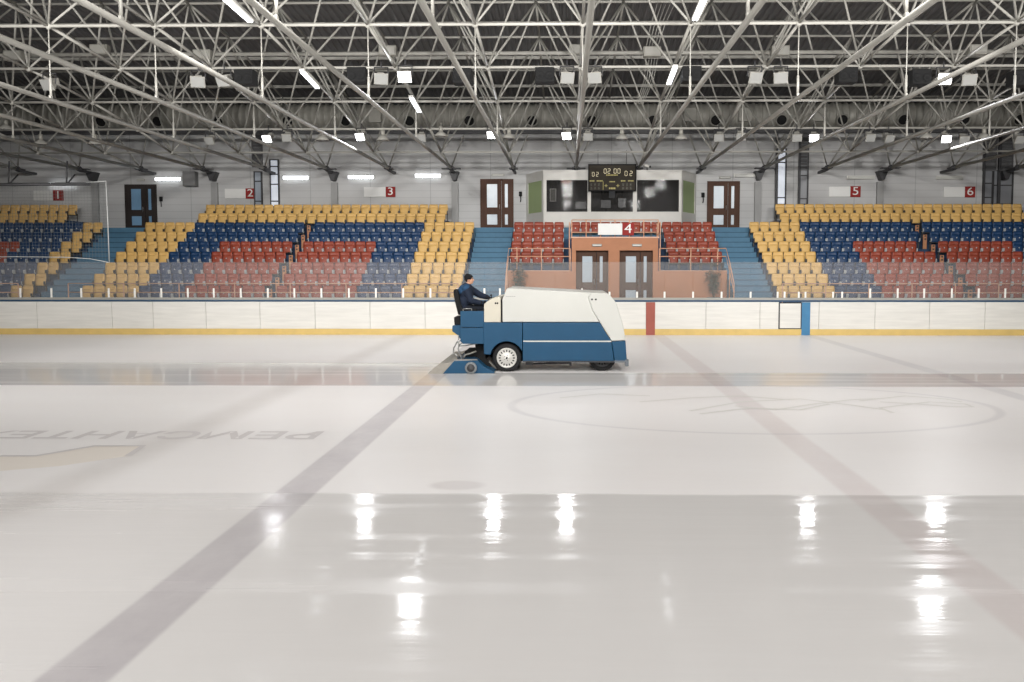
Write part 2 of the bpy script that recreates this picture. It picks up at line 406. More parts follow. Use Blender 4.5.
for j, (Y, z) in enumerate(UPP):
    if j < 3: continue
    for k in range(-10, 9):
        X = XK[k]+1.5
        for kk in (k, k+1):
            for (ly, lz) in (LOW[j], LOW[j+1]):
                a, b = Vector((X, Y, z)), Vector((XK[kk], ly, lz)); c = (a+b)/2
                px, py = CX+F*((c-cam.location).dot(RT))/(c-cam.location).dot(FW), CY-F*((c-cam.location).dot(UP))/(c-cam.location).dot(FW)
                vis = -20 < px < 1044 and -10 < py < 180
                webs.append((0 if vis else 1, Y, a, b))
webs.sort(key=lambda w: w[:2])
rest = MB()
for i, (_, _, a, b) in enumerate(webs):
    if i < 100: MB().tube(a, b, .035, 8).build('web_strut', STEEL, truss)
    else: rest.tube(a, b, .035, 6)
tag(rest.build('web_lattice', STEEL, truss), None, None, kind='stuff')
m = MB(); zc = az(53, 29.6)
m.tube((XK[-10], 29.6, zc), (XK[9], 29.6, zc), .07, 8)
m.build('service_pipe', STEEL, truss)
# ------------------------------------------------------------------ air duct
duct = thing('air_duct', 'long round spiral-seam sheet metal air duct running along the back wall', 'air duct', (0, 39.8, az(116, 39.6)))
dz = az(116, 39.6); prof = []
xx = XL+.3
while xx < XR-.3:
    prof += [(.56, xx), (.56, xx+.16), (.62, xx+.20), (.62, xx+.26), (.56, xx+.29)]; xx += .31
MB().lathe(prof, (0, 39.75, dz), 'X', 24).build('duct_pipe', GALV, duct)
for px in (39, 100, 157, 217, 287, 345, 409, 469, 532, 592, 653, 716, 782, 843, 904, 965, 1020):
    X = ax(px, 124, 39.1); n_ = MB(); r0 = Quaternion((1, 0, 0), math.radians(25)).to_matrix()
    n_.lathe([(.20, .40), (.20, 0), (.27, -.06), (.29, -.08), (.29, -.16), (.25, -.17), (.23, -.10), (.17, -.06)], (X, 39.26, dz-.24), 'Y', 18, r0)
    nz_ = n_.build('air_nozzle', GALV, duct)
    MB().lathe([(.15, -.09), (.225, -.10), (.225, -.12), (.15, -.12)], (X, 39.26, dz-.24), 'Y', 18, r0).build('nozzle_throat', BLACK, nz_)
for px in (375, 577, 690, 745, 820, 995):
    X = ax(px, 112, 39.1); MB().bb((X-.28, 39.05, dz-.35), (X+.28, 39.3, dz+.25)).build('duct_box', GALV, duct)
# ------------------------------------------------------------------ lamps
P_ICE, P_STAND = 395, 590
def floodlight(px, py, Y, label, lit=False, yaw=0.0, w=.52, tilt=35, power=0, group='floodlights under the roof'):
    P = at(px, py, Y)
    t_ = thing('floodlight', label, 'floodlight', P, group)
    R = Matrix.Rotation(math.radians(yaw), 3, 'Z') @ Matrix.Rotation(math.radians(tilt), 3, 'X')
    def W(v): return P + R @ Vector(v)
    m = MB(); h = w*.42
    A = [W((sx*w*.5, -.10, sz*h)) for sx, sz in ((-1,-1),(1,-1),(1,1),(-1,1))]; B = [W((sx*w*.28, .16, sz*h*.55)) for sx, sz in ((-1,-1),(1,-1),(1,1),(-1,1))]
    va = [m.bm.verts.new(v) for v in A]; vb = [m.bm.verts.new(v) for v in B]
    fs = [m.bm.faces.new(va), m.bm.faces.new(vb[::-1])]+[m.bm.faces.new((va[(i+1) % 4], va[i], vb[i], vb[(i+1) % 4])) for i in range(4)]
    bmesh.ops.recalc_face_normals(m.bm, faces=fs)
    m.box(W((0, .24, 0)), (.2, .22, .16), R)
    m.build('housing', STEEL, t_)
    m = MB(); m.box(W((0, -.115, 0)), (w*.88, .02, h*1.76), R); m.build('lens', LIT if lit else LENS, t_)
    m = MB(); top = P+Vector((0, .05, h+.35))
    for s in (-1, 1): m.tube(W((s*w*.54, .02, 0)), P+Vector((s*w*.5*math.cos(math.radians(yaw)), .04, h+.16)), .018, 6)
    m.tube(P+Vector((-w*.5, .04, h+.16)), P+Vector((w*.5, .04, h+.16)), .018, 6).tube(P+Vector((0, .04, h+.16)), top, .022, 6)
    m.build('yoke', DSTEEL, t_)
    if power:
        ld = bpy.data.lights.new('flood_beam', 'AREA'); ld.energy = power; ld.size = .45; ld.color = (.97, .98, 1.0); ld.spread = math.radians(150)
        lo = bpy.data.objects.new('flood_beam', ld); COL.objects.link(lo); lo.location = W((0, -.16, 0))
        dirv = R @ Vector((0, -1, 0)); lo.rotation_euler = dirv.to_track_quat('-Z', 'Y').to_euler()
    return t_
ROWA = [(49, 84, 0, -12), (198, 81, 0, 18), (224, 80, 0, -10), (381, 78, 0, 15), (405, 76, 1, 0), (567, 77, 0, 10), (595, 77, 0, -14), (755, 77, 0, 10), (781, 77, 0, -18), (944, 78, 1, -8), (969, 79, 0, -14)]
for i, (px, py, lit, yaw) in enumerate(ROWA):
    floodlight(px, py, 27.0, f"{'lit white' if lit else 'unlit'} floodlight, {ordn(i+1)} from the left in the upper row of roof lamps", lit, yaw, .44, 30, 70 if lit else 0)
ROWB = [(210, 140, 0), (268, 138, 1), (287, 137, 0), (361, 136, 1), (421, 137, 0), (492, 134, 1), (567, 135, 1), (588, 136, 0), (719, 137, 0), (741, 136, 0), (797, 137, 0), (814, 137, 1), (870, 137, 0), (889, 138, 0), (946, 138, 1), (964, 139, 0), (1019, 139, 0)]
for i, (px, py, lit) in enumerate(ROWB):
    floodlight(px, py, 33.8, f"{'lit white' if lit else 'unlit'} floodlight, {ordn(i+1)} from the left among lamps below the air duct", lit, random.uniform(-15, 15), .38, 32, 60 if lit else 0)
DISH = [(6, 128), (41, 143), (95, 143), (323, 139), (383, 139), (441, 135), (509, 137), (622, 138), (681, 138), (926, 137), (984, 137)]
for i, (px, py) in enumerate(DISH):
    P = at(px, py, 34.0)
    t_ = thing('dish_lamp', f'unlit round dish lamp, {ordn(i+1)} from the left of those below the air duct', 'lamp', P, 'dish lamps below the duct')
    MB().lathe([(.06, .14), (.10, .12), (.20, .05), (.25, -.03), (.26, -.06), (.24, -.06), (.0, .02)], P, 'Z', 20).build('reflector', STEEL, t_)
    MB().lathe([(.0, .36), (.08, .35), (.09, .14), (.0, .13)], P, 'Z', 12).tube(P+Vector((0, 0, .34)), P+Vector((0, 0, .5)), .02, 6).build('gear_housing', GALV, t_)
    MB().ball(P+Vector((0, 0, -.03)), .12, (1, 1, .5)).build('lamp_glass', LENS, t_)
for i, (px, py) in enumerate([(246, 78), (358, 76), (463, 77), (545, 76), (691, 75), (846, 76), (919, 78), (1019, 79)]):
    P = at(px, py, 27.3)
    t_ = thing('loudspeaker', f'black loudspeaker box, {ordn(i+1)} from the left, hanging from the roof truss', 'loudspeaker', P, 'black boxes under the roof')
    m = MB().box(P, (.62, .5, .48), None, .03); m.build('cabinet', BLACK, t_)
    m = MB()
    for s in (-1, 1): m.lathe([(.0, 0), (.10, 0), (.13, -.02), (.13, -.03), (.09, -.015), (.0, -.01)], P+Vector((s*.15, -.26, -.04)), 'Y', 14)
    m.build('speaker_cone', BLACK, t_)
    for s in (-1, 1): MB().tube(P+Vector((s*.22, 0, .22)), P+Vector((s*.22, 0, .42)), .015, 6).build('hanging_strap', DSTEEL, t_)
for i, (px, py) in enumerate([(14, 56), (100, 50), (203, 55), (388, 51), (578, 50), (652, 52), (780, 51), (977, 50)]):
    P = at(px, py, 29.35)
    t_ = thing('junction_box', f'pale metal junction box, {ordn(i+1)} from the left, clamped high in the roof truss', 'junction box', P, 'boxes on the service pipe')
    MB().box(P, (.62, .26, .34), None, .02).build('box_body', GALV, t_)
    MB().box(P+Vector((0, -.145, 0)), (.52, .02, .26), None, .005).build('box_cover', STEEL, t_)
    if px == 652:
        for q in range(5):
            MB().path([P+Vector((-.2+.1*q, 0, .2)), P+Vector((-.05+.12*q, .0, .9)), P+Vector((.25+.16*q, .05, 1.9))], .012, 6).build('cable', STEEL, t_)
            MB().path([P+Vector((-.2+.1*q, 0, -.2)), P+Vector((-.24+.08*q, .2, -.9)), P+Vector((-.5+.06*q, .5, -1.7))], .010, 6).build('cable', STEEL, t_)
TUBES = [(-8.57, 21.9, 5), (-8.57, 27.9, 1), (-5.57, 30.7, 2), (3.43, 21.9, 3), (3.43, 27.6, 4)]
for X, Y, i in TUBES:
    z = lowz(Y)-.12; dzdy = (lowz(Y+.8)-lowz(Y-.8))/1.6
    R = Matrix.Rotation(math.atan(dzdy), 3, 'X'); P = Vector((X, Y, z))
    nm = {5: 'at the very top of the photo', 1: 'beside the unlit loudspeaker', 2: 'below the brightest floodlight', 3: 'at the top near the middle', 4: 'in the middle of the roof'}[i]
    t_ = thing('tube_lamp', f'lit fluorescent tube lamp fixed along a roof chord, {nm}', 'lamp', P, 'tube lamps on the roof chords')
    MB().box(P, (.16, 1.75, .06), R).build('lamp_body', WHITE, t_)
    m = MB()
    for s in (-1, 1): m.tube(P+R @ Vector((s*.045, -.8, -.055)), P+R @ Vector((s*.045, .8, -.055)), .028, 8)
    m.build('tube', TUBE, t_)
for i, (px, py, w, lit) in enumerate([(62, 184, 28, 1), (168, 179, 26, 1), (296, 177.5, 26, 1), (361, 177, 26, 1), (428, 175.5, 26, 1), (748, 175.5, 27, 0), (861, 177.5, 27, 0), (950, 177.5, 26, 0)]):
    P = at(px, py, YW-.09); ww = w/F*YW
    where = ['behind the hanging net', 'beside the dark door', 'beside the narrow windows', 'above the white sign reading three', 'nearest the middle door', 'beside the booth-side door', 'above the white sign reading five', 'above the white sign reading six'][i]
    t_ = thing('wall_lamp', f"{'lit' if lit else 'unlit'} long fluorescent wall lamp {where}", 'lamp', P, 'tube lamps on the back wall')
    MB().box(P+Vector((0, .04, 0)), (ww, .10, .14 if lit else .18), None, .01).build('lamp_body', WHITE, t_)
    MB().box(P+Vector((0, -.03, -.01)), (ww*.97, .07, .15), None, .02).build('diffuser', TUBE if lit else TUBEOFF, t_)
# added fixtureless lights out of frame: some wash the ice, some brighten the stand
def lamp(loc, aim, power, size=.9, spread=180, col=(1.0, .98, .955)):
    ld = bpy.data.lights.new('added_light', 'AREA'); ld.energy = power; ld.size = size; ld.color = col; ld.spread = math.radians(spread)
    lo = bpy.data.objects.new('added_light', ld); COL.objects.link(lo); lo.location = loc
    lo.rotation_euler = (Vector(aim)-Vector(loc)).to_track_quat('-Z', 'Y').to_euler()
for Y in (15.0, 5.0, -5.0):
    for X in (-16, -5, 6, 17): lamp((X, Y, 9.0), (X, Y, 0), P_ICE)
for Y, Z in ((17.0, 8.6), (8.0, 8.8), (-6.0, 8.8)):
    for X in (-14, -7, 0, 7, 15): lamp((X, Y, Z), (X*1.1, YW, 5.5), P_STAND, .8, 120)
w_ = bpy.data.worlds.new('hall air'); S.world = w_; w_.use_nodes = True
w_.node_tree.nodes['Background'].inputs[0].default_value = (.5, .5, .52, 1); w_.node_tree.nodes['Background'].inputs[1].default_value = .05
# ------------------------------------------------------------------ terraces
R_Y = [33.4+.87*i for i in range(9)]
R_Z = [.95+.4725*i for i in range(9)]
PITCH = .4685
def terrace(name, x0, x1, first, last):
    poly = [(R_Y[first]-.45, .0)]
    for i in range(first, last+1): poly += [(R_Y[i]-.45, R_Z[i]), (R_Y[i]+.42, R_Z[i])]
    poly += [(YW-.01, R_Z[last]), (YW-.01, .0)]
    return struct(MB().prism_x(poly, x0, x1).build(name, TERRB))
XA1, XB0, XB1, XC0, XC1, XD0 = -21.78, -19.78, -4.30, -2.50, 6.76, 8.45
terrace('floor_terrace', XL+.05, XA1+.03, 0, 6); terrace('floor_terrace', XB0-.03, XB1+.03, 0, 6); terrace('floor_terrace', XD0-.03, XR-.05, 0, 6)
def upper(x0, x1):
    poly = [(R_Y[7]-.45, R_Z[6]), (R_Y[7]-.45, R_Z[7]), (R_Y[7]+.42, R_Z[7]), (R_Y[8]-.45, R_Z[8]), (YW-.01, R_Z[8]), (YW-.01, R_Z[6])]
    return struct(MB().prism_x(poly, x0, x1).build('floor_terrace', TERRB))
upper(XL+.05, -23.95); upper(-17.68, -5.78); upper(10.05, 22.1)
terrace('floor_terrace', XC0-.02, XC1+.02, 3, 6)
LAND = 4.38
def landing(x0, x1): struct(MB().bb((x0, R_Y[7]-.449, R_Z[6]), (x1, YW-.005, LAND-.02)).build('floor_landing', STAIRB))
landing(-23.95+.01, -17.69); landing(-5.77, 10.04)
def stairs(x0, x1, label):
    t_ = thing('staircase', label, 'stairs', ((x0+x1)/2, 33.0, .8))
    n = 15; y0, y1 = 33.0, R_Y[7]-.45; rise = (LAND-.02-.8)/n; run = (y1-y0)/(n-1)
    for i in range(n-1):
        MB().bb((x0, y0+run*i, .8-.02), (x1, y0+run*(i+1), .8+rise*(i+1))).build('step', STAIRB, t_)
        z_ = .8+rise*(i+1); MB().bb((x0, y0+run*i-.012, z_-.035), (x1, y0+run*i+.03, z_+.004)).build('step_nosing', NOSE, t_)
stairs(XA1+.06, XB0-.06, 'blue painted staircase beside the hanging net, climbing to the dark door')
stairs(XB1+.06, XC0-.05, 'blue painted staircase behind the driver, climbing to the door beside the booth')
stairs(XC1+.05, XD0-.06, 'blue painted staircase between the red seats and the yellow seats under sign five')
# ------------------------------------------------------------------ tip-up seats
def shell(mb, w, h, t, c, tilt, curve, n=6):
    "a rounded, gently dished plastic panel standing in the XZ plane"
    R = Matrix.Rotation(tilt, 3, 'X'); F_, B_ = [], []
    for j in range(n+1):
        v = -1+2*j/n; hw = w/2*(1-.12*max(0, abs(v)-.5)/.5)
        ra, rb = [], []
        for i in range(n+1):
            u = -1+2*i/n
            p = Vector((u*hw, curve*(u*u)*-1+curve*.4*(v*v)*-1, v*h/2*(1-.05*u*u)))
            ra.append(mb.bm.verts.new(R @ p+Vector(c))); rb.append(mb.bm.verts.new(R @ (p+Vector((0, t, 0)))+Vector(c)))
        F_.append(ra); B_.append(rb)
    fs = []
    for j in range(n):
        for i in range(n):
            fs.append(mb.bm.faces.new((F_[j][i], F_[j][i+1], F_[j+1][i+1], F_[j+1][i]))); fs.append(mb.bm.faces.new((B_[j][i], B_[j+1][i], B_[j+1][i+1], B_[j][i+1])))
    for i in range(n):
        fs += [mb.bm.faces.new((F_[0][i], B_[0][i], B_[0][i+1], F_[0][i+1])), mb.bm.faces.new((F_[n][i], F_[n][i+1], B_[n][i+1], B_[n][i])),
               mb.bm.faces.new((F_[i][0], F_[i+1][0], B_[i+1][0], B_[i][0])), mb.bm.faces.new((F_[i][n], B_[i][n], B_[i+1][n], F_[i+1][n]))]
    for f in fs: f.smooth = True
    mb._tag(fs)
def seat_parts(mb_back, mb_pan, mb_br, mb_tag, mb_leg):
    shell(mb_back, .448, .40, .022, (0, .10, .615), math.radians(-10), .03, 5)
    shell(mb_pan, .415, .36, .03, (0, .02, .50), math.radians(-14), -.02, 5)
    for s in (-1, 1):
        mb_leg.bb((s*.205-.016, .06, .0), (s*.205+.016, .11, .36)); mb_br.bb((s*.209-.017, -.075, .37), (s*.209+.017, .0, .50)); mb_br.bb((s*.205-.016, -.03, .33), (s*.205+.016, .11, .385))
    mb_br.bb((-.205, .085, .335), (.205, .105, .375))
    mb_leg.bb((-.222, .06, .29), (.222, .09, .32))
    if mb_tag: mb_tag.box((0, -.045, .52), (.05, .012, .05), None, .005)
SM = {}
for nm, cm in (('yellow', YEL), ('blue', BLU), ('red', RED)):
    a, b, c, d, e_ = MB(), MB(), MB(), MB(), MB(); seat_parts(a, b, c, d, e_)
    SM[nm] = (a.mesh('backrest', cm), b.mesh('seat_pan', cm), c.mesh('bracket', BRKD if nm == 'yellow' else BRK), d.mesh('number_tag', BRK), e_.mesh('support', BRKD))
def colour_b(i, col, n=33):
    if i >= 7: return 'yellow'
    e = min(col, n-1-col)
    if e < 5: return 'yellow'
    if i >= 5 or e < 9: return 'blue'
    return 'red'
seats = []      # (row, x, colour, label)
ROWN = ['front row', 'second row', 'third row', 'fourth row', 'fifth row', 'sixth row', 'seventh row', 'eighth row', 'top row']
def inview(x, y): return -29 < CX+F*(x-0)/y < 1050
for i in range(7):
    for c in range(33):
        if c == 16: continue
        x = XB0+PITCH*(c+.5)
        seats.append((i, x, colour_b(i, c), f'{colour_b(i, c)} tip-up seat, {ordn(c+1)} from the net-side stairs, {ROWN[i]}, under signs two and three'))
    for c in range(12):
        x = XA1-PITCH*(c+.5); col = 'yellow' if i >= 7 or c < 2 else 'blue' if (i >= 5 or c < 6) else 'red'
        seats.append((i, x, col, f'{col} tip-up seat, {ordn(c+1)} from the stairs, {ROWN[i]}, behind the hanging net'))
    for c in range(33):
        if c == 16: continue
        x = XD0+PITCH*(c+.5)
        seats.append((i, x, colour_b(i, c), f'{colour_b(i, c)} tip-up seat, {ordn(c+1)} from the stairs, {ROWN[i]}, under signs five and six'))
    if i >= 3:
        for c in range(5):
            seats.append((i, XC0+.02+PITCH*(c+.5), 'red', f'red tip-up seat, {ordn(c+1)} from the stairs, {ROWN[i-3]} above the plant nearest the driver'))
            seats.append((i, XC1-.02-PITCH*(c+.5), 'red', f'red tip-up seat, {ordn(c+1)} from the stairs, {ROWN[i-3]} above the plant farther from the driver'))
for c in range(9): seats.append((6, .13+.26+PITCH*(c), 'red', f'red tip-up seat, {ordn(c+1)} along the single row behind the sign reading four'))
for i in (7, 8):
    for c in range(25):
        seats.append((i, -17.66+.475*(c+.5), 'yellow', f'yellow tip-up seat, {ordn(c+1)} along the {ROWN[i]} under signs two and three'))
    for c in range(25):
        seats.append((i, 10.07+.475*(c+.5), 'yellow', f'yellow tip-up seat, {ordn(c+1)} along the {ROWN[i]} under signs five and six'))
    for c in range(12): seats.append((i, -23.97-.475*(c+.5), 'yellow', f'yellow tip-up seat, {ordn(c+1)} along the {ROWN[i]} behind the hanging net'))
def shows(s): return -12 < CX+F*(s[1]+.154)/R_Y[s[0]]+11 < 1036
gap = {(4, round(XD0+PITCH*15.5, 2))}
seats = [s for s in seats if (s[0], round(s[1], 2)) not in gap]
seats.sort(key=lambda s: (not shows(s), s[0], abs(s[1])))
proto = {}
allb = [MB(), MB(), MB()]; nuse = 0
stuffbm = bmesh.new(); SMATS = [YEL, BLU, RED, BRK, BRKD]
for n, (i, x, col, lab) in enumerate(seats):
    P = Vector((x, R_Y[i], R_Z[i]))
    if n < 300:
        if col not in proto:
            r = thing('stadium_seat', lab, 'seat', P, 'tip-up seats in the stands'); proto[col] = []
            for nm, me in zip(('backrest', 'seat_pan', 'bracket', 'number_tag', 'support'), SM[col]):
                if nm == 'number_tag' and col == 'yellow': continue
                ch = bpy.data.objects.new(nm, me); COL.objects.link(ch); ch.parent = r; proto[col].append(ch)
            proto[col] = (r, proto[col])
        else:
            r0, chs = proto[col]; r = r0.copy(); COL.objects.link(r); r.location = P; r['label'] = lab
            for ch in chs:
                c2 = ch.copy(); COL.objects.link(c2); c2.parent = r
    else:
        for nm, me in zip(('backrest', 'seat_pan', 'bracket', 'number_tag', 'support'), SM[col]):
            if nm == 'number_tag' and col == 'yellow': continue
            k0 = len(stuffbm.verts); f0 = len(stuffbm.faces); stuffbm.from_mesh(me); stuffbm.verts.ensure_lookup_table(); stuffbm.faces.ensure_lookup_table()
            mi = {'yellow': 0, 'blue': 1, 'red': 2}[col] if nm in ('backrest', 'seat_pan') else (4 if col == 'yellow' or nm == 'support' else 3)
            for v in stuffbm.verts[k0:]: v.co += P
            for f in stuffbm.faces[f0:]: f.material_index = mi
me = bpy.data.meshes.new('stadium_seating'); stuffbm.to_mesh(me); stuffbm.free()
for m in SMATS: me.materials.append(m)
tag(link('stadium_seating', me), 'mass of yellow, blue and red tip-up seats in the upper rows of the stands', 'seating', kind='stuff')
# tan divider boards half way along the two long blocks
for bx, nm in ((XB0+PITCH*16.5, 'under signs two and three'), (XD0+PITCH*16.5, 'under signs five and six')):
    for i in range(7):
        t_ = thing('divider_board', f'narrow tan divider board between seats, {ROWN[i]}, {nm}', 'board', (bx, R_Y[i], R_Z[i]), 'tan boards dividing the seat rows')
        MB().bb((bx-.085, R_Y[i]-.02, R_Z[i]), (bx+.085, R_Y[i]+.05, R_Z[i]+.66), .02).build('panel', TANP, t_)
        for zz in (.42, .56): MB().bb((bx-.04, R_Y[i]-.035, R_Z[i]+zz), (bx+.04, R_Y[i]-.02, R_Z[i]+zz+.07)).build('dark_slot', BRKD, t_)
# ------------------------------------------------------------------ vestibule under sign four
V0, V1 = .20, 3.86; VY = 35.2; VT = 3.74; VL = R_Z[3]-.03
D4, D5 = (ax(576, 260, VY), ax(608.5, 260, VY)), (ax(619.5, 260, VY), ax(653, 260, VY)); DT = az(250.5, VY)
m = MB(); yb = R_Y[3]-.47
m.bb((XC0-.02, VY, .0), (V0, yb, VL)).bb((V1, VY, .0), (XC1+.02, yb, VL))
m.bb((V0, VY, .0), (D4[0], yb+1.6, VT)).bb((D4[1], VY, .0), (D5[0], yb+1.6, VT)).bb((D5[1], VY, .0), (V1, yb+1.6, VT))
m.bb((D4[0], VY, DT), (D4[1], yb+1.6, VT)).bb((D5[0], VY, DT), (D5[1], yb+1.6, VT))
struct(m.build('wall_vestibule', TERRA))
struct(MB().bb((V0-.04, VY-.05, VT), (V1+.04, yb+1.62, VT+.05)).bb((XC0-.02, VY-.04, VL), (V0-.05, yb, VL+.03)).bb((V1+.05, VY-.04, VL), (XC1+.02, yb, VL+.03)).build('trim_coping', RAILM))
struct(MB().bb((XC0-.02, 33.0, 0), (XC1+.02, VY+.6, .80)).build('floor_vestibule', TERRB))
def door(name, x0, x1, y, z0, z1, wood, glass):
    W = x1-x0; t_ = bpy.data.objects.new(name, None); COL.objects.link(t_); t_.location = ((x0+x1)/2, y, z0); WL[t_.name] = Vector(t_.location); struct(t_)
    f = .07*W/1.7*1.2; d = .08
    struct(MB().bb((x0, y-d, z0), (x0+f, y, z1)).bb((x1-f, y-d, z0), (x1, y, z1)).bb((x0+f, y-d, z1-f), (x1-f, y, z1)).build('door_frame', wood, t_))
    split = x0+W*.64; H = z1-z0
    def leaf(a, b, ga, gb):
        zs = [z0+.02, z0+.10*H, z0+.30*H, z0+.44*H, z0+.90*H, z1-f]
        m = MB().bb((a, y-.05, zs[0]), (ga, y-.01, zs[-1])).bb((gb, y-.05, zs[0]), (b, y-.01, zs[-1]))
        for p, q in ((0, 1), (2, 3), (4, 5)): m.bb((ga, y-.05, zs[p]), (gb, y-.01, zs[q]))
        l = m.build('door_leaf', wood, t_); struct(l)
        for p, q in ((1, 2), (3, 4)): struct(MB().bb((ga, y-.038, zs[p]), (gb, y-.025, zs[q])).build('door_pane', glass, l))
        return l
    l1 = leaf(x0+f, split-.01, x0+W*.20, x0+W*.51); leaf(split+.01, x1-f, x0+W*.74, x0+W*.83)
    hx = split-.10
    struct(MB().tube((hx, y-.05, z0+.45*H-.05), (hx, y-.11, z0+.45*H-.05), .012, 6).tube((hx, y-.11, z0+.45*H-.12), (hx, y-.11, z0+.45*H+.12), .016, 8).build('door_handle', CHROME, l1))
ZD = 4.36
door('door_1', ax(125.5, 200, YW), ax(157, 200, YW), YW, ZD, az(184, YW), DWOOD, DGLASSB)
door('door_2', ax(480.5, 200, YW), ax(513.5, 200, YW), YW, ZD, az(179, YW), WOOD, DGLASS)
door('door_3', ax(707, 200, YW), ax(739.5, 200, YW), YW, ZD, az(181.5, YW), WOOD, DGLASS)
door('door_4', D4[0], D4[1], VY+.32, .80, DT, WOOD, DGLASS)
door('door_5', D5[0], D5[1], VY+.32, .80, DT, WOOD, DGLASS)
for n, (px, py, w) in enumerate([(498, 175, 16), (725, 177.5, 14), (141, 180, 10), (597, 245.2, 12), (637, 245.2, 12)]):
    Y = YW-.04 if n < 3 else VY-.04; P = at(px, py, Y)
    nm = ['above the door beside the driver-side stairs', 'above the door right of the booth', 'above the dark door', 'above the vestibule door nearest the driver', 'above the vestibule door farther from the driver'][n]
    t_ = thing('emergency_lamp', f'small pale oblong emergency lamp {nm}', 'lamp', P, 'emergency lamps over doors')
    MB().box(P, (w/F*Y*.8, .07, .11), None, .02).build('housing', STEEL, t_); MB().box(P+Vector((0, -.04, -.01)), (w/F*Y*.7, .02, .06), None, .005).build('cover', TUBEOFF, t_)
for n, px in enumerate((161, 520.5, 703)):
    P = at(px, (200, 195, 196)[n], YW-.05)
    t_ = thing('wall_intercom', f"small black wall intercom beside {['the dark door', 'the middle door', 'the door right of the booth'][n]}", 'intercom', P, 'black intercoms beside doors')
    MB().box(P+Vector((0, 0, .05)), (.16, .08, .24), None, .02).build('body', BLACK, t_); MB().path([P+Vector((0, -.03, -.05)), P+Vector((.02, -.03, -.2)), P+Vector((0, 0, -.34))], .022, 6).build('lead', BLACK, t_)
P = at(190.5, 179, YW-.22)
t_ = thing('wall_cabinet', 'square grey metal cabinet high on the wall beside a lit tube lamp', 'cabinet', P)
MB().box(P, (.62, .40, .72), None, .02).build('cabinet_body', mat('grey cabinet paint', (120, 120, 120), .5), t_); MB().box(P+Vector((0, -.21, 0)), (.54, .02, .64), None, .006).build('cabinet_door', mat('grey cabinet door paint', (132, 132, 132), .5), t_)
# ------------------------------------------------------------------ narrow windows and steel columns on the back wall
WIN = mat('daylight behind frosted glass', (206, 212, 222), .4, emit=.8); WIND = mat('dim frosted glass', (150, 158, 168), .35, emit=.06)
WINX = mat('grey dull glass', (128, 130, 134), .3)
nwin = 0
def window(px0, px1, pt, pb, glass, bars):
    global nwin; nwin += 1
    x0, x1 = ax(px0, 190, YW), ax(px1, 190, YW); z0, z1 = az(pb, YW), az(pt, YW)
    t_ = bpy.data.objects.new(f'window_{nwin}', None); COL.objects.link(t_); t_.location = (x0, YW, z0); WL[t_.name] = Vector(t_.location); struct(t_)
    struct(MB().bb((x0, YW-.04, z0), (x1, YW-.01, z1)).build('window_pane', glass, t_))
    m = MB().bb((x0-.05, YW-.09, z0-.05), (x0, YW, z1+.05)).bb((x1, YW-.09, z0-.05), (x1+.07, YW, z1+.05)).bb((x0, YW-.09, z0-.05), (x1, YW, z0)).bb((x0, YW-.09, z1), (x1, YW, z1+.05))
    for b in bars: z = az(b, YW); m.bb((x0, YW-.07, z-.03), (x1, YW, z+.03))
    struct(m.build('window_frame', DSTEEL, t_))
window(255.5, 261.5, 172, 206, WIND, (181, 201)); window(271.5, 278.5, 160, 206, WIN, (166, 174, 184, 201)); window(777.5, 784.5, 150, 204, WIN, (163, 198))
window(800, 806.5, 142, 204, WINX, (176, 199)); window(983, 991, 172, 204, WINX, (184, 198)); window(993, 1011, 172, 204, WINX, (186,))
for k in (-8, -6, -4, -2, 3, 5):
    X = XK[k]+.0; struct(MB().bb((X-.16, YW-.16, R_Z[6]), (X+.16, YW, TIEZ-.55)).build('column_wall', mat('grey column paint', (150, 150, 149), .6)))
for px0, px1, pt in ((981.5, 983, 110), (996, 998.5, 110), (774.5, 776.5, 132), (797.5, 799, 132)):
    struct(MB().bb((ax(px0, 190, YW), YW-.2, R_Z[8]), (ax(px1, 190, YW), YW-.09, az(pt, YW))).build('column_steel', DSTEEL))
for px0, px1, pt, pb in ((983.5, 995.5, 134, 171), (1000, 1012, 134, 171), (800, 807, 128, 170), (253, 262, 128, 166)):
    x0, x1, z0, z1 = ax(px0, 150, YW), ax(px1, 150, YW), az(pb, YW), az(pt, YW)
    m = MB(); n = 12
    for q in range(n): m.box(((x0+x1)/2, YW-.06, z0+(z1-z0)*(q+.5)/n), (x1-x0, .02, (z1-z0)/n*.95), Matrix.Rotation(.5, 3, 'X'))
    lv = thing('wall_louvre', f"dark grey slatted louvre {['beside the tall column under the far roof end', 'at the far end of the back wall', 'above the narrow grey window near sign five', 'above the narrow window beside sign two'][(983.5, 1000, 800, 253).index(px0)]}", 'louvre', ((x0+x1)/2, YW, z0))
    m.build('slats', LOUV, lv); MB().bb((x0-.04, YW-.1, z0-.04), (x0, YW, z1+.04)).bb((x1, YW-.1, z0-.04), (x1+.04, YW, z1+.04)).bb((x0, YW-.1, z1), (x1, YW, z1+.04)).bb((x0, YW-.1, z0-.04), (x1, YW, z0)).build('frame', LOUV, lv)
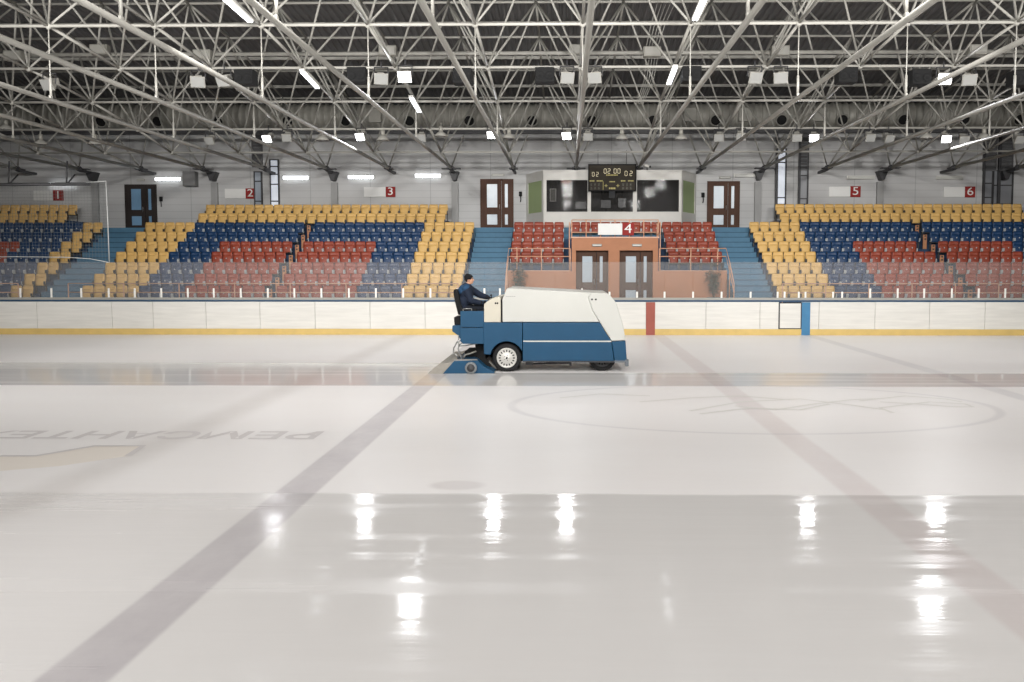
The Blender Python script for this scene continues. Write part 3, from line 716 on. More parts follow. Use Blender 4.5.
# ------------------------------------------------------------------ signs
def sign(px0, px1, pt, pb, d, Y, label, cx=None):
    x0, x1, z0, z1 = ax(px0, pt, Y), ax(px1, pt, Y), az(pb, Y), az(pt, Y)
    t_ = thing('sector_sign', label, 'sign', ((x0+x1)/2, Y, z0), 'sector number signs'); s = (z1-z0)*.98
    MB().bb((x0, Y-.05, z0), (x1-s, Y, z1), .008).build('blank_panel', SIGNW, t_)
    MB().bb((x1-s, Y-.06, z0-.02), (x1+.02, Y, z1+.02), .008).build('number_panel', SIGNR, t_)
    me = text_mesh(d, (z1-z0)*1.12, .004); me.transform(Matrix.Translation((x1-s/2+.01, Y-.066, (z0+z1)/2+.01)) @ Matrix.Rotation(math.pi/2, 4, 'X') @ Matrix.Diagonal((1.25, 1, 1, 1)))
    me.materials.append(SIGNW); link('digit', me, t_)
for q in ((33.5, 63, 190, 200, '1', 'white sector sign with red number one, behind the hanging net'), (225, 255, 188.5, 198, '2', 'white sector sign with red number two beside the narrow windows'), (364, 395, 187, 196.5, '3', 'white sector sign with red number three on the back wall'),
          (829, 860, 187, 197, '5', 'white sector sign with red number five on the back wall'), (943.5, 974.5, 187.5, 197.5, '6', 'white sector sign with red number six near the end of the wall')):
    sign(*q[:5], YW-.01, q[5])
sign(598, 633.5, 223.5, 235, '4', 35.05, 'white sector sign with red number four on the railing above the vestibule doors')
# ------------------------------------------------------------------ railings
def rail(label, segs, posts, pr=.022, name='guard_rail', loc=None):
    t_ = thing(name, label, 'railing', loc or posts[0][0])
    for a, b in posts: MB().tube(a, b, pr*1.15, 8).build('post', RAILM, t_)
    for i, pts in enumerate(segs): MB().path(pts, pr, 8).build('top_rail' if i == 0 else 'mid_rail', RAILM, t_)
for nm, x0, x1, px0, px1 in (('plant nearest the driver', XC0+.02, V0-.06, 508, 572), ('plant farther from the driver', V1+.06, XC1-.02, 661, 726)):
    Y = VY+.06; zt, zm = az(248.5, Y), az(256.5, Y); outer = x0 if x0 < 0 else x1; inner = x1 if x0 < 0 else x0; s = -1 if x0 < 0 else 1
    ys = 33.6; dz_ = 1.55
    posts = [((x, Y, VL+.03), (x, Y, zt)) for x in (outer-s*.35, outer-s*.35-s*(abs(x1-x0)-.45)*.48, inner)]
    posts += [((outer+s*.02, 34.5, .80), (outer+s*.02, 34.5, zt-.62)), ((outer+s*.02, ys, .80), (outer+s*.02, ys, zt-dz_+.1))]
    rail(f'tan tubular railing on the low wall above the {nm}', [[(inner, Y, zt), (outer, Y, zt), (outer+s*.02, 34.5, zt-.62), (outer+s*.02, ys, zt-dz_+.1)], [(inner, Y, zm), (outer, Y, zm), (outer+s*.02, 34.5, zm-.62), (outer+s*.02, ys, zm-dz_+.1)]], posts)
Y = VY+.05; z0_, zt, zm = VT+.05, az(220, Y), az(232.3, Y)
rail('tan tubular railing on the vestibule roof carrying the sign reading four', [[(V0, Y, zt), (V1, Y, zt)], [(V0, Y, zm), (V1, Y, zm)]], [((V0+(V1-V0)*q/6, Y, z0_), (V0+(V1-V0)*q/6, Y, zt)) for q in range(7)])
for x, nm in ((V0-.10, 'driver-side'), (V1+.10, 'far')):
    rail(f'short tan railing between the vestibule roof and the red seats, {nm} end', [[(x, VY+.1, zt-.1), (x, 37.6, zt-.02)], [(x, VY+.1, zt-.6), (x, 37.6, zt-.5)]], [((x, VY+.12, VL+.03), (x, VY+.12, zt-.1)), ((x, 36.6, 2.84), (x, 36.6, zt-.05))], .02)
def walk_rail(label, x0, x1, n, Y=32.55):
    zt, zm = az(283.6, Y), az(292.6, Y)
    rail(label, [[(x0, Y, zt), (x1, Y, zt)], [(x0, Y, zm), (x1, Y, zm)]], [((x0+(x1-x0)*q/n, Y, .80), (x0+(x1-x0)*q/n, Y, zt)) for q in range(n+1)], .02)
walk_rail('long tan walkway railing in front of the seats behind the hanging net', -29.9, XA1, 3)
walk_rail('long tan walkway railing in front of the seats under signs two and three', XB0, XB1, 7)
walk_rail('long tan walkway railing in front of the seats under signs five and six', XD0, 23.6, 9)
# ------------------------------------------------------------------ potted plants
def plant(px, label, seed):
    rnd = random.Random(seed); Y = 34.8; X = ax(px, 275, Y); t_ = thing('potted_plant', label, 'plant', (X, Y, .8), 'plants in front of the terracotta wall')
    MB().lathe([(.0, .0), (.20, .0), (.27, .42), (.29, .45), (.25, .45), (.23, .40), (.0, .38)], (X, Y, .8), 'Z', 18).build('pot', POT, t_)
    m = MB(); tips = []
    for k in range(9):
        a = rnd.uniform(0, 6.28); sp = rnd.uniform(.08, .34); h = rnd.uniform(.9, 1.7)
        pts = [Vector((X, Y, 1.15)), Vector((X+math.cos(a)*sp*.4, Y+math.sin(a)*sp*.4, 1.15+h*.5)), Vector((X+math.cos(a)*sp, Y-.05+math.sin(a)*sp*.6, 1.15+h))]
        m.path(pts, [.018, .012, .006], 6); tips.append(pts)
    m.build('stem', BARK, t_)
    m = MB()
    for pts in tips:
        for q in range(26):
            f = rnd.uniform(.25, 1.0); p = pts[0].lerp(pts[1], f*2) if f < .5 else pts[1].lerp(pts[2], f*2-1)
            a = rnd.uniform(0, 6.28); L = rnd.uniform(.16, .34); el = rnd.uniform(-.5, .7)
            d = Vector((math.cos(a)*math.cos(el), math.sin(a)*math.cos(el)*.8, math.sin(el))); s = d.cross(Vector((0, 0, 1))).normalized()*L*.17; dn = Vector((0, 0, -L*.16))
            tipx = (p+d*L).x
            if not (XC0+.1 < min(tipx, p.x)-.05 and max(tipx, p.x)+.05 < XC1-.1): continue
            v = [m.bm.verts.new(w) for w in (p, p+d*L*.5+s, p+d*L+dn, p+d*L*.5-s, p+d*L*.5+Vector((0, 0, -.02)))]
            m._tag([m.bm.faces.new((v[0], v[1], v[4])), m.bm.faces.new((v[1], v[2], v[4])), m.bm.faces.new((v[2], v[3], v[4])), m.bm.faces.new((v[3], v[0], v[4]))])
    m.build('foliage', LEAF, t_)
plant(518, 'dark leafy potted plant behind the glass just ahead of the driver', 3)
plant(714, 'dark leafy potted plant behind the glass beside the stairs near the red seats', 8)
# ------------------------------------------------------------------ commentary booth
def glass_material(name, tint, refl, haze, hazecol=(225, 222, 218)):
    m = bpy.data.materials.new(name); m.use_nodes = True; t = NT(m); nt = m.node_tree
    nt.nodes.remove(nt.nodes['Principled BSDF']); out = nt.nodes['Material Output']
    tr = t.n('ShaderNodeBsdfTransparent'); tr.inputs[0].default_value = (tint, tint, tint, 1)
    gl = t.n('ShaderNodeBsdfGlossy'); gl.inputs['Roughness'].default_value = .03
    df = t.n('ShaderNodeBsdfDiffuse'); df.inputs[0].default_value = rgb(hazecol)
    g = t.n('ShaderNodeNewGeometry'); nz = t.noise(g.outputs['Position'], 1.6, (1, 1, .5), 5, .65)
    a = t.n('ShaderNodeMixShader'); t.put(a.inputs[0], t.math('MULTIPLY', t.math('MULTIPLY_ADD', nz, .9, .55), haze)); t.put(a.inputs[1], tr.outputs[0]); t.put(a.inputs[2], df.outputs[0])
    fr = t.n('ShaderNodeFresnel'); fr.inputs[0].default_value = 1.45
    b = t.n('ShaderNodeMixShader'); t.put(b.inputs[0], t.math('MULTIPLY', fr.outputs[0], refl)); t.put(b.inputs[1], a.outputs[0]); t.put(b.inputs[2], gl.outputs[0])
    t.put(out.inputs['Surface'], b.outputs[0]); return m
BGLASS = glass_material('booth window glass', .70, .035, .02)
RGLASS = glass_material('reflection-hazed rink glass', .96, .6, .075)  # pale diffuse haze stands in for the bright hall reflected in the glass
BY = 39.62
bx0, bx1, wx0, wx1 = ax(544, 190, BY), ax(681, 190, BY), ax(527, 190, YW), ax(695.5, 190, YW)
zb, zs, zt, ztop = ZD, az(211.8, BY), az(180, BY), az(171.8, BY)
booth = thing('commentary_booth', 'white commentary booth with dark windows and green side blinds above the red seats', 'booth', ((bx0+bx1)/2, BY, zb))
wp = [(ax(a, 190, BY), ax(b, 190, BY)) for a, b in ((546.5, 587.5), (591, 633), (637, 679))]
m = MB(); e = .09
m.bb((bx0, BY, zb), (bx1, BY+e, zs)).bb((bx0, BY, zt), (bx1, BY+e, ztop))
for a, b in ((bx0, wp[0][0]), (wp[0][1], wp[1][0]), (wp[1][1], wp[2][0]), (wp[2][1], bx1)): m.bb((a, BY, zs), (b, BY+e, zt))
m.bb((bx0-.03, BY-.04, zs-.05), (bx1+.03, BY, zs))
m.build('front_wall', BOOTHW, booth)
for a, b in wp: MB().bb((a, BY+.03, zs), (b, BY+.045, zt)).build('window_pane', BGLASS, booth)
for s, xf, xw in ((-1, bx0, wx0), (1, bx1, wx1)):
    d = Vector((xw-xf, YW-BY, 0)); L = d.length; d.normalize(); ang = math.atan2(d.y, d.x); R = Matrix.Rotation(ang, 3, 'Z'); o_ = Vector((xf, BY, 0))
    def B_(m, u0, u1, z0, z1, th, off=0): n_ = Vector((-d.y, d.x, 0))*(s); c = o_+d*((u0+u1)/2)+n_*off; m.box((c.x, c.y, (z0+z1)/2), (u1-u0, th, z1-z0), R); return m
    m = MB(); B_(m, 0, L, zb, zs, .08); B_(m, 0, L, zt, ztop, .08); B_(m, 0, .18, zs, zt, .08); B_(m, L-.2, L, zs, zt, .08)
    sw = m.build('side_wall', BOOTHW, booth)
    B_(MB(), .18, L-.2, zs, zt, .03).build('side_blind', GREENB, sw)
m = MB(); m.plate([(bx0-.05, BY-.05), (bx1+.05, BY-.05), (wx1+.03, YW-.01), (wx0-.03, YW-.01)], ztop, .07); m.build('roof', BOOTHW, booth)
m = MB(); m.bb((bx0-.2, YW-.06, zb), (bx1+.2, YW-.02, ztop)).plate([(bx0+.05, BY+.1), (bx1-.05, BY+.1), (wx1-.15, YW-.06), (wx0+.15, YW-.06)], ztop-.04, .03).plate([(bx0+.05, BY+.1), (bx1-.05, BY+.1), (wx1-.15, YW-.06), (wx0+.15, YW-.06)], zb+.02, .03); m.build('lining', DARKIN, booth)
MB().bb((bx0+.12, BY+.12, zs-.12), (bx1-.12, BY+.62, zs-.08)).build('counter', DSTEEL, booth)
def monitor(px, py, w, h, Y, label, scr):
    P = at(px, py, Y); t_ = thing('monitor', label, 'monitor', (P.x, Y, zs-.08), 'screens in the booth')
    MB().box(P, (w, .05, h), None, .01).build('screen_housing', BLACK, t_); MB().box(P+Vector((0, -.028, 0)), (w*.9, .006, h*.86)).build('screen', scr, t_)
    MB().bb((P.x-.03, Y, zs-.07), (P.x+.03, Y+.04, P.z-h*.3)).bb((P.x-.14, Y-.08, zs-.076), (P.x+.14, Y+.1, zs-.06)).build('stand', BLACK, t_)
SCRN = mat('dark screen', (40, 42, 48), .2); SCRL = mat('lit grey screen', (150, 154, 160), .2, emit=.25)
monitor(581, 205.5, .58, .40, BY+.38, 'black monitor at the sill of the booth window nearest the driver', SCRN)
monitor(606, 204, .52, .42, BY+.40, 'black monitor in the middle booth window, nearer the driver', SCRN)
monitor(622, 203, .42, .5, BY+.42, 'black monitor in the middle booth window, farther from the driver', SCRN)
P = at(612, 196, YW-.1); t_ = thing('wall_screen', 'black wall screen with a grey picture behind the middle booth window', 'screen', P)
MB().box(P, (1.1, .06, .85), None, .02).build('screen_housing', BLACK, t_); MB().box(P+Vector((0, -.035, .08)), (.3, .01, .34)).build('screen', SCRL, t_)
P = at(553, 195, YW-.1); t_ = thing('notice_frame', 'pale framed notice on the booth back wall nearest the driver', 'notice', P)
MB().bb((P.x-.16, YW-.10, P.z-.32), (P.x-.12, YW-.064, P.z+.32)).bb((P.x+.12, YW-.10, P.z-.32), (P.x+.16, YW-.064, P.z+.32)).bb((P.x-.16, YW-.10, P.z+.28), (P.x+.16, YW-.064, P.z+.32)).bb((P.x-.16, YW-.10, P.z-.32), (P.x+.16, YW-.064, P.z-.28)).build('frame', WHITE, t_)
MB().bb((P.x-.12, YW-.085, P.z-.28), (P.x+.12, YW-.064, P.z+.28)).build('sheet', STEEL, t_)
P = at(565, 181.8, BY+.2); t_ = thing('led_clock', 'small strip display with lit orange digits high behind the booth window', 'display', P)
MB().box(P, (.62, .06, .2), None, .01).build('housing', BLACK, t_)
def seg_digit(m, x, y, z, w, h, ch, t=.14):
    on = {'0': 'abcdef', '1': 'bc', '2': 'abged', '3': 'abgcd', '4': 'fgbc', '5': 'afgcd', '6': 'afgedc', '7': 'abc', '8': 'abcdefg', '9': 'abcdfg'}[ch]; q = w*t
    for c in on:
        if c in 'agd': zz = z+{'a': h/2, 'g': 0, 'd': -h/2}[c]; m.bb((x-w/2+q*.6, y, zz-q/2), (x+w/2-q*.6, y+.012, zz+q/2))
        else: xx = x+(w/2 if c in 'bc' else -w/2); zz = z+(h/4 if c in 'bf' else -h/4); m.bb((xx-q/2, y, zz-h/4+q*.5), (xx+q/2, y+.012, zz+h/4-q*.5))
m = MB()
for q, ch in enumerate('1508'): seg_digit(m, P.x-.2+.13*q+(.02 if q > 1 else 0), P.y-.045, P.z, .07, .12, ch, .2)
m.build('lit_digits', LEDO, t_)
P = at(647, 166.0, BY+.15); t_ = thing('security_camera', 'small white security camera on the booth roof beside the scoreboard', 'camera', (P.x, P.y, ztop+.07))
MB().box(P, (.34, .14, .13), Matrix.Rotation(.5, 3, 'Z') @ Matrix.Rotation(.25, 3, 'Y'), .03).build('camera_body', WHITE, t_); MB().tube(P, (P.x+.02, P.y+.05, ztop+.085), .03, 8).build('mount', DSTEEL, t_); MB().ball(P+Vector((.13, -.14, -.05)), .05).build('lens', BLACK, t_)
# scoreboard
SY = BY-.30; x0, x1, z0, z1 = ax(588.5, 178, SY), ax(636, 178, SY), az(191, SY), az(164.5, SY)
sb = thing('scoreboard', 'dark brown electronic scoreboard with pale digits hung on the booth front', 'scoreboard', ((x0+x1)/2, SY, z0))
MB().bb((x0, SY, z0), (x1, SY+.2, z1), .02).build('case', SCORE, sb)
m = MB().bb((x0-.02, SY-.03, z1-.04), (x1+.02, SY, z1+.02)).bb((x0-.02, SY-.03, z0-.02), (x1+.02, SY, z0+.04)).bb((x0-.02, SY-.03, z0), (x0+.04, SY, z1)).bb((x1-.04, SY-.03, z0), (x1+.02, SY, z1)); m.build('rim', BLACK, sb)
W, Hh = x1-x0, z1-z0
def SP(u, v): return x0+W*u, z1-Hh*v
m = MB()
for u, v, ch, h in ((.10, .37, '0', .15), (.185, .37, '2', .15), (.35, .25, '0', .17), (.43, .25, '2', .17), (.56, .25, '0', .17), (.64, .25, '0', .17), (.79, .34, '0', .17), (.895, .34, '2', .17)):
    X_, Z_ = SP(u, v); seg_digit(m, X_, SY-.013, Z_, Hh*h*.52, Hh*h, ch, .17)
m.build('lit_digits', LEDC, sb)
m = MB()
for u0, u1, v, t in ((.37, .62, .40, .05), (.02, .13, .62, .045), (.17, .30, .62, .045), (.44, .56, .65, .04), (.68, .78, .62, .045), (.83, .95, .62, .045), (.43, .57, .90, .06)):
    n = max(3, int((u1-u0)*34)); xa, zz = SP(u0, v); xb, _ = SP(u1, v)
    for q in range(n): a = xa+(xb-xa)*(q+.1)/n; b = xa+(xb-xa)*(q+.85)/n; m.bb((a, SY-.008, zz-Hh*t/2), (b, SY+.002, zz+Hh*t/2))
for u in (.37, .62):
    X_, Z_ = SP(u, .80); m.bb((X_-.07, SY-.008, Z_-.014), (X_+.07, SY+.002, Z_+.014)).bb((X_-.014, SY-.008, Z_-.07), (X_+.014, SY+.002, Z_+.07))
xa, za = SP(.305, .64); _, zc_ = SP(.305, .97); m.bb((xa, SY-.008, zc_), (xa+.02, SY+.002, za))
m.build('printed_captions', LEDY, sb)
m = MB()
for u in (.03, .11, .19, .70, .78, .86): 
    for v in (.76, .90): X_, Z_ = SP(u+.03, v); seg_digit(m, X_, SY-.010, Z_, .05, .10, '8', .2)
m.build('dim_digits', mat('dim digit', (92, 90, 78), .4), sb)
m = MB()
for u in (.2, .8): X_, _ = SP(u, 0); m.tube((X_, SY+.1, z1), (X_, SY+.1, 8.0), .012, 6); m.bb((X_-.05, SY+.2, z0+.3), (X_+.05, BY, z0+.4))
m.build('hanger', DSTEEL, sb)
# ------------------------------------------------------------------ rink boards, glass, net
boards = thing('rink_boards', 'white rink boards with yellow kick strip, blue cap rail and clear glass above', 'boards', (0, Y_B, 0))
seams = [-75, -18, 37, 112, 153, 206, 260, 315, 370, 425, 480, 535, 590, 646, 706, 760, 779, 801.5, 819, 875, 929.5, 985, 1041, 1100]
sx = [ax(p, 315, Y_B) for p in seams]; sx[0] = XL+.05; sx[-1] = XR-.05
for i, (a, b) in enumerate(zip(sx, sx[1:])):
    if i == 16: MB().bb((a+.03, Y_B-.018, .26), (b-.03, Y_B+.07, 1.18), .012).build('gate_panel', BOARD, boards)
    else: MB().bb((a+.006, Y_B, .0), (b-.006, Y_B+.10, 1.24), .004).build('board_panel', BOARD, boards)
a, b = sx[16], sx[17]; MB().bb((a-.02, Y_B-.006, .23), (b+.02, Y_B+.02, 1.21)).build('gate_frame', DSTEEL, boards)
MB().bb((XL+.05, Y_B-.02, 0), (XR-.05, Y_B+.02, .225), .006).build('kick_strip', KICK, boards)
MB().bb((XL+.05, Y_B-.03, 1.235), (XR-.05, Y_B+.18, 1.30), .012).build('cap_rail', CAPB, boards)
MB().bb((XL+.05, Y_B+.10, 1.30), (XR-.05, Y_B+.17, 1.385)).build('glass_channel', CHROME if False else STEEL, boards)
for p0, p1, mm, nm in ((646, 655, STRR, 'red_stripe'), (801.5, 810, STRB, 'blue_stripe')):
    MB().bb((ax(p0, 318, Y_B), Y_B-.026, .0), (ax(p1, 318, Y_B), Y_B+.01, 1.222)).build(nm, mm, boards)
stubs = [-146, -119, -92, -65, -38, -9, 20.7, 51.7, 81.5, 109, 135, 161.5, 188, 214, 241, 268, 294.5, 321.5, 349, 376, 403.3, 430.5, 457.5, 484.5, 500, 527, 555, 582, 609.5, 637, 664.5, 693, 721.5, 750.5, 777.5, 798.7, 833, 870, 897.5, 924, 951.6, 978.5, 1005, 1032, 1059, 1086, 1113, 1140, 1167, 1194]
GY = Y_B+.135
gx = [ax(p, 292, GY) for p in stubs]
zg = az(262, GY)
for p, x in list(zip(stubs, gx))+[(q, ax(q, 292, GY)) for q in (784.5, 805.4, 842)]:
    h = az(291.6 if 600 < p < 850 else 288.3, GY)
    MB().bb((x-.035, GY-.03, 1.30), (x+.035, GY-.008, h), .008).build('glass_post', WHITE, boards)
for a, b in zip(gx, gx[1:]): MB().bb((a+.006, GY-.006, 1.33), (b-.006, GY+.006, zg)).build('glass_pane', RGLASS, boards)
NY = 31.15; net = thing('safety_net', 'grey safety net hung from a dark pipe in front of the seats under sign one', 'net', (ax(50, 200, NY), NY, 2.7))
nx1, nz1, nz0 = ax(106.5, 200, NY), az(181, NY), az(262.5, NY); nx0 = -25.0
m = MB(); x = nx1
while x > nx0: m.tube((x, NY, nz1-.02), (x, NY, nz0+.05), .004, 3, caps=False); x -= .12
z = nz0+.05
while z < nz1: m.tube((nx0, NY, z), (nx1, NY, z), .004, 3, caps=False); z += .12
m.build('net_mesh', NETM, net)
m = MB(); m.path([(nx1, NY, nz1+.02), (nx1+.02, NY, (nz0+nz1)/2), (nx1+.03, NY, nz0)], .018, 6); m.path([(nx1+.03, NY, nz0), (nx1-.7, NY, nz0+.14), (nx1-1.6, NY, nz0+.2), (nx1-3.5, NY, nz0+.22), (nx0, NY, nz0+.2)], .014, 6).path([(nx1, NY, nz1+.02), (ax(86, 183, NY), NY, nz1-.03)], .014, 6)
m.build('edge_rope', ROPE, net)
m = MB().tube((nx0-2, NY+.03, az(184.5, NY)), (ax(90, 184, NY), NY+.03, az(183.3, NY)), .06, 10)
for px in (8, 66): X = ax(px, 185, NY); m.tube((X, NY+.03, az(184, NY)), (X+.05, NY+.05, az(160, NY)), .03, 6).tube((X, NY+.03, az(184, NY)), (X, NY+.6, az(172, NY)), .03, 6)
m.build('hanging_pipe', DSTEEL, net)
# ------------------------------------------------------------------ ice resurfacer
Y0, Y1 = 20.02, 22.02
def ZX(u): return ax(420+u*.21484, 330, Y0)
def ZZ(v): return az(260+v*.21484, Y0, 520)
def P2(pts): return [(ZX(u), ZZ(v)) for u, v in pts]
zam = thing('ice_resurfacer', 'blue and white ice resurfacing machine driving across the rink', 'ice resurfacer', (ZX(600), (Y0+Y1)/2, 0))
def part(name, mm, pts, y0, y1, bevel=.0, parent=None): return MB().prism(P2(pts), y0, y1, bevel).build(name, mm, parent or zam)
hood = part('snow_tank', CREAM, [(384, 180), (406, 131), (802, 151.5), (783, 172), (803, 235), (836, 289), (384, 289)], Y0, Y1, .022)
part('front_cowl', CREAM, [(802, 151.5), (868, 154), (884, 163), (913, 199), (945, 300), (957, 373), (893, 377), (838, 290), (803, 235), (783, 172)], Y0-.014, Y1+.014, .022)
part('dashboard', DASH, [(298, 206), (312, 194), (340, 177), (376, 171), (376, 290), (298, 290)], Y0+.01, Y1-.01, .015)
part('tank_gap', BLACK, [(375, 186), (386, 186), (386, 291), (375, 291)], Y0+.03, Y1-.03)
arch = [(403+79*math.cos(math.radians(t)), 458-79*math.sin(math.radians(t))) for t in range(26, 160, 8)]
part('rear_fender', MBLUE, [(295, 291), (475.5, 291), (475.5, 421)]+arch+[(328, 441), (297, 439)], Y0, Y1, .010)
body = part('lower_body', MBLUE, [(478, 291), (837, 291), (891, 378), (904, 470), (478, 470)], Y0, Y1, .012)
part('front_corner', MBLUE, [(893, 379), (957, 375), (964, 469), (907, 470)], Y0-.005, Y1+.005, .015)
part('trim_strip', CREAM, [(481, 375), (891, 375), (891, 381), (481, 381)], Y0-.010, Y0+.004)
part('lower_seam', DSTEEL, [(478, 469), (905, 469), (905, 477), (478, 475)], Y0-.006, Y1)
MB().bb((ZX(330), Y0+.42, ZZ(480)), (ZX(900), Y1-.42, ZZ(400))).build('chassis', BLACK, zam)
m = MB().bb((ZX(490), Y0+.15, ZZ(492)), (ZX(525), Y0+.4, ZZ(474)), .01).tube((ZX(500), Y0+.2, ZZ(488)), (ZX(700), Y0+.3, ZZ(484)), .025).bb((ZX(696), Y0+.2, ZZ(497)), (ZX(706), Y0+.5, ZZ(476)))
m.build('underbody_pipe', DSTEEL, zam)
m = MB().bb((ZX(905), Y0-.01, ZZ(477)), (ZX(970), Y1+.01, ZZ(467)), .008).bb((ZX(955), Y0-.02, ZZ(494)), (ZX(972), Y0+.12, ZZ(463)), .01).bb((ZX(955), Y1-.12, ZZ(494)), (ZX(972), Y1+.02, ZZ(463)), .01)
m.build('front_bumper', mat('grey bumper paint', (104, 110, 116), .5), zam)
m = MB()
for q in range(5): m.bb((ZX(401+q*9), Y0-.003, ZZ(171)), (ZX(408+q*9), Y0+.003, ZZ(168.5)))
m.build('maker_mark', mat('grey lettering', (150, 150, 148), .5), hood)
m = MB()
for u, v in ((800, 183), (818, 183), (352, 201), (361, 201)): m.lathe([(.0, -.012), (.022, -.012), (.022, .01), (.0, .01)], (ZX(u), Y0-.014 if u > 700 else Y0+.008, ZZ(v)), 'Y', 10)
m.build('latch', BLACK, zam)
def wheel(u, v, y, s, R_, rimm=None, name='wheel'):
    "s: side that faces out"
    c = Vector((ZX(u), y, ZZ(v))); w = .25
    k = R_/.355
    t_ = MB().lathe([(.245*k, 0), (.30*k, -.012), (.335*k, 0), (.355*k, .035), (.355*k, w-.035), (.335*k, w), (.245*k, w)] if s < 0 else [(.245*k, 0), (.30*k, .012), (.335*k, 0), (.355*k, -.035), (.355*k, -w+.035), (.335*k, -w), (.245*k, -w)], c, 'Y', 32).build(name, RUBBER, zam)
    d = -s
    MB().lathe([(.250*k, s*-.01), (.250*k, s*.004), (.238*k, s*.016), (.222*k, s*.006), (.20*k, s*.004), (.10*k, s*.012), (.08*k, s*.02), (.0, s*.02)], c, 'Y', 32).build('rim', rimm or mat('pale alloy', (206, 204, 198), .35, metal=.3), t_)
    m = MB()
    for q in range(16):
        a = 2*math.pi*q/16; r = .175*k; m.box(c+Vector((math.cos(a)*r, s*.004, math.sin(a)*r)), (.050*k, .012, .028*k), Matrix.Rotation(-a, 3, 'Y'))
    for q in range(5): a = 2*math.pi*q/5; m.lathe([(.0, -.004), (.012, -.004), (.012, .004), (.0, .004)], c+Vector((math.cos(a)*.055*k, s*.02, math.sin(a)*.055*k)), 'Y', 8)
    m.lathe([(.0, -.012), (.028*k, -.012), (.028*k, .01), (.0, .01)], c+Vector((0, s*.02, 0)), 'Y', 12)
    m.build('rim_slot', BLACK, t_)
wheel(403, 456.5, Y0+.03, -1, .352); wheel(403, 456.5, Y1-.03, 1, .352); wheel(850, 456, Y0+.22, -1, .345, DSTEEL); wheel(850, 456, Y1-.22, 1, .345, DSTEEL)
# rear platform with its seat and controls
for ya, yb in ((Y0+.02, Y0+.07), (Y1-.07, Y1-.02)):
    part('side_panel', MBLUE, [(188, 238), (297, 238), (297, 313), (188, 313)], ya, yb, .006); part('lower_panel', MBLUE, [(188, 316), (296, 316), (296, 391), (200, 391), (188, 380)], ya, yb, .006)
part('platform_floor', DSTEEL, [(188, 345), (297, 345), (297, 355), (188, 355)], Y0+.07, Y1-.07)
part('rear_panel', MBLUE, [(188, 240), (193, 240), (193, 345), (188, 345)], Y0+.07, Y1-.07)
part('rear_tank', MBLUE, [(147, 308), (187, 304), (187, 374), (172, 352), (146, 334)], Y0+.12, Y1-.12, .012)
part('rear_reservoir', BLACK, [(154, 268), (182, 264), (187, 303), (156, 304)], Y0+.15, Y0+.75, .015)
SY_ = 20.72
st = part('driver_seat', BLACK, [(145, 141), (157, 137), (168, 150), (177, 200), (188, 232), (190, 262), (166, 262), (151, 200), (144, 158)], SY_-.24, SY_+.24, .03)
part('seat_cushion', BLACK, [(186, 236), (255, 232), (258, 248), (186, 256)], SY_-.24, SY_+.24, .02, st)
part('seat_pedestal', DSTEEL, [(196, 252), (245, 252), (250, 345), (190, 345)], SY_-.2, SY_+.2, 0, st)
c0, c1 = Vector((ZX(330), SY_, ZZ(232))), Vector((ZX(306), SY_, ZZ(202))); ax_ = (c1-c0).normalized()
sw = MB(); u_ = Vector((0, 1, 0)); v_ = ax_.cross(u_).normalized(); ring = [c1+(u_*math.cos(t*math.pi/12)+v_*math.sin(t*math.pi/12))*.19 for t in range(25)]
sw.path(ring, .016, 8); [sw.tube(c1, c1+(u_*math.cos(t)+v_*math.sin(t))*.19, .012, 6) for t in (.5, 2.6, 4.71)]; sw.ball(c1, .045)
sw.build('steering_wheel', BLACK, zam); MB().tube(c0, c1, .022).build('steering_column', DSTEEL, zam)
m = MB()
for q, (u, v) in enumerate(((318, 186), (330, 178))): m.tube((ZX(u), SY_-.35+.2*q, ZZ(v+12)), (ZX(u-8), SY_-.35+.2*q, ZZ(v-10)), .010).ball((ZX(u-8), SY_-.35+.2*q, ZZ(v-10)), .024)
m.build('control_lever', BLACK, zam)
m = MB().tube((ZX(200), Y0+.05, ZZ(238)), (ZX(200), Y0+.05, ZZ(228)), .014).tube((ZX(200), Y0+.05, ZZ(228)), (ZX(240), Y0+.05, ZZ(227)), .012).tube((ZX(240), Y0+.05, ZZ(238)), (ZX(240), Y0+.05, ZZ(227)), .012)
m.build('grab_rail', CHROME, zam)
# conditioner sled (wider than the body: its near side reaches further towards the camera)
YB = Y0; Y0 = 19.68
def ZX(u): return ax(420+u*.21484, 330, 19.68)
def ZZ(v): return az(260+v*.21484, 19.68, 480)
con = part('conditioner', MBLUE, [(108, 527), (163, 472), (262, 467), (298, 500), (344, 521), (340, 528)], Y0-.02, 22.36, .010)
part('side_plate', MBLUE, [(104, 531), (160, 468), (264, 464), (300, 498), (348, 521), (344, 531)], Y0-.05, Y0-.025, .006, con)
part('squeegee_towel', mat('wet grey towel', (160, 155, 146), .8, var=.15, scale=8, bump=.4), [(30, 531), (60, 505), (92, 481), (126, 480), (160, 469), (108, 531)], Y0-.03, 22.38, .008, con)
part('runner', CHROME, [(100, 528), (350, 526), (350, 533), (100, 533)], Y0-.055, Y0-.02, 0, con)
part('top_bar', CHROME, [(158, 463), (266, 461), (266, 467), (158, 469)], Y0-.05, Y0+.05, 0, con)
gw = MB().lathe([(.09, 0), (.13, .0), (.142, -.015), (.142, -.06), (.13, -.075), (.09, -.075)], (ZX(238), Y0-.05, ZZ(500)), 'Y', 24).build('guide_wheel', mat('grey rubber', (124, 128, 130), .6), con)
MB().lathe([(.095, -.05), (.095, -.079), (.07, -.083), (.05, -.100), (.0, -.102)], (ZX(238), Y0-.05, ZZ(500)), 'Y', 20).build('hub', DSTEEL, gw)
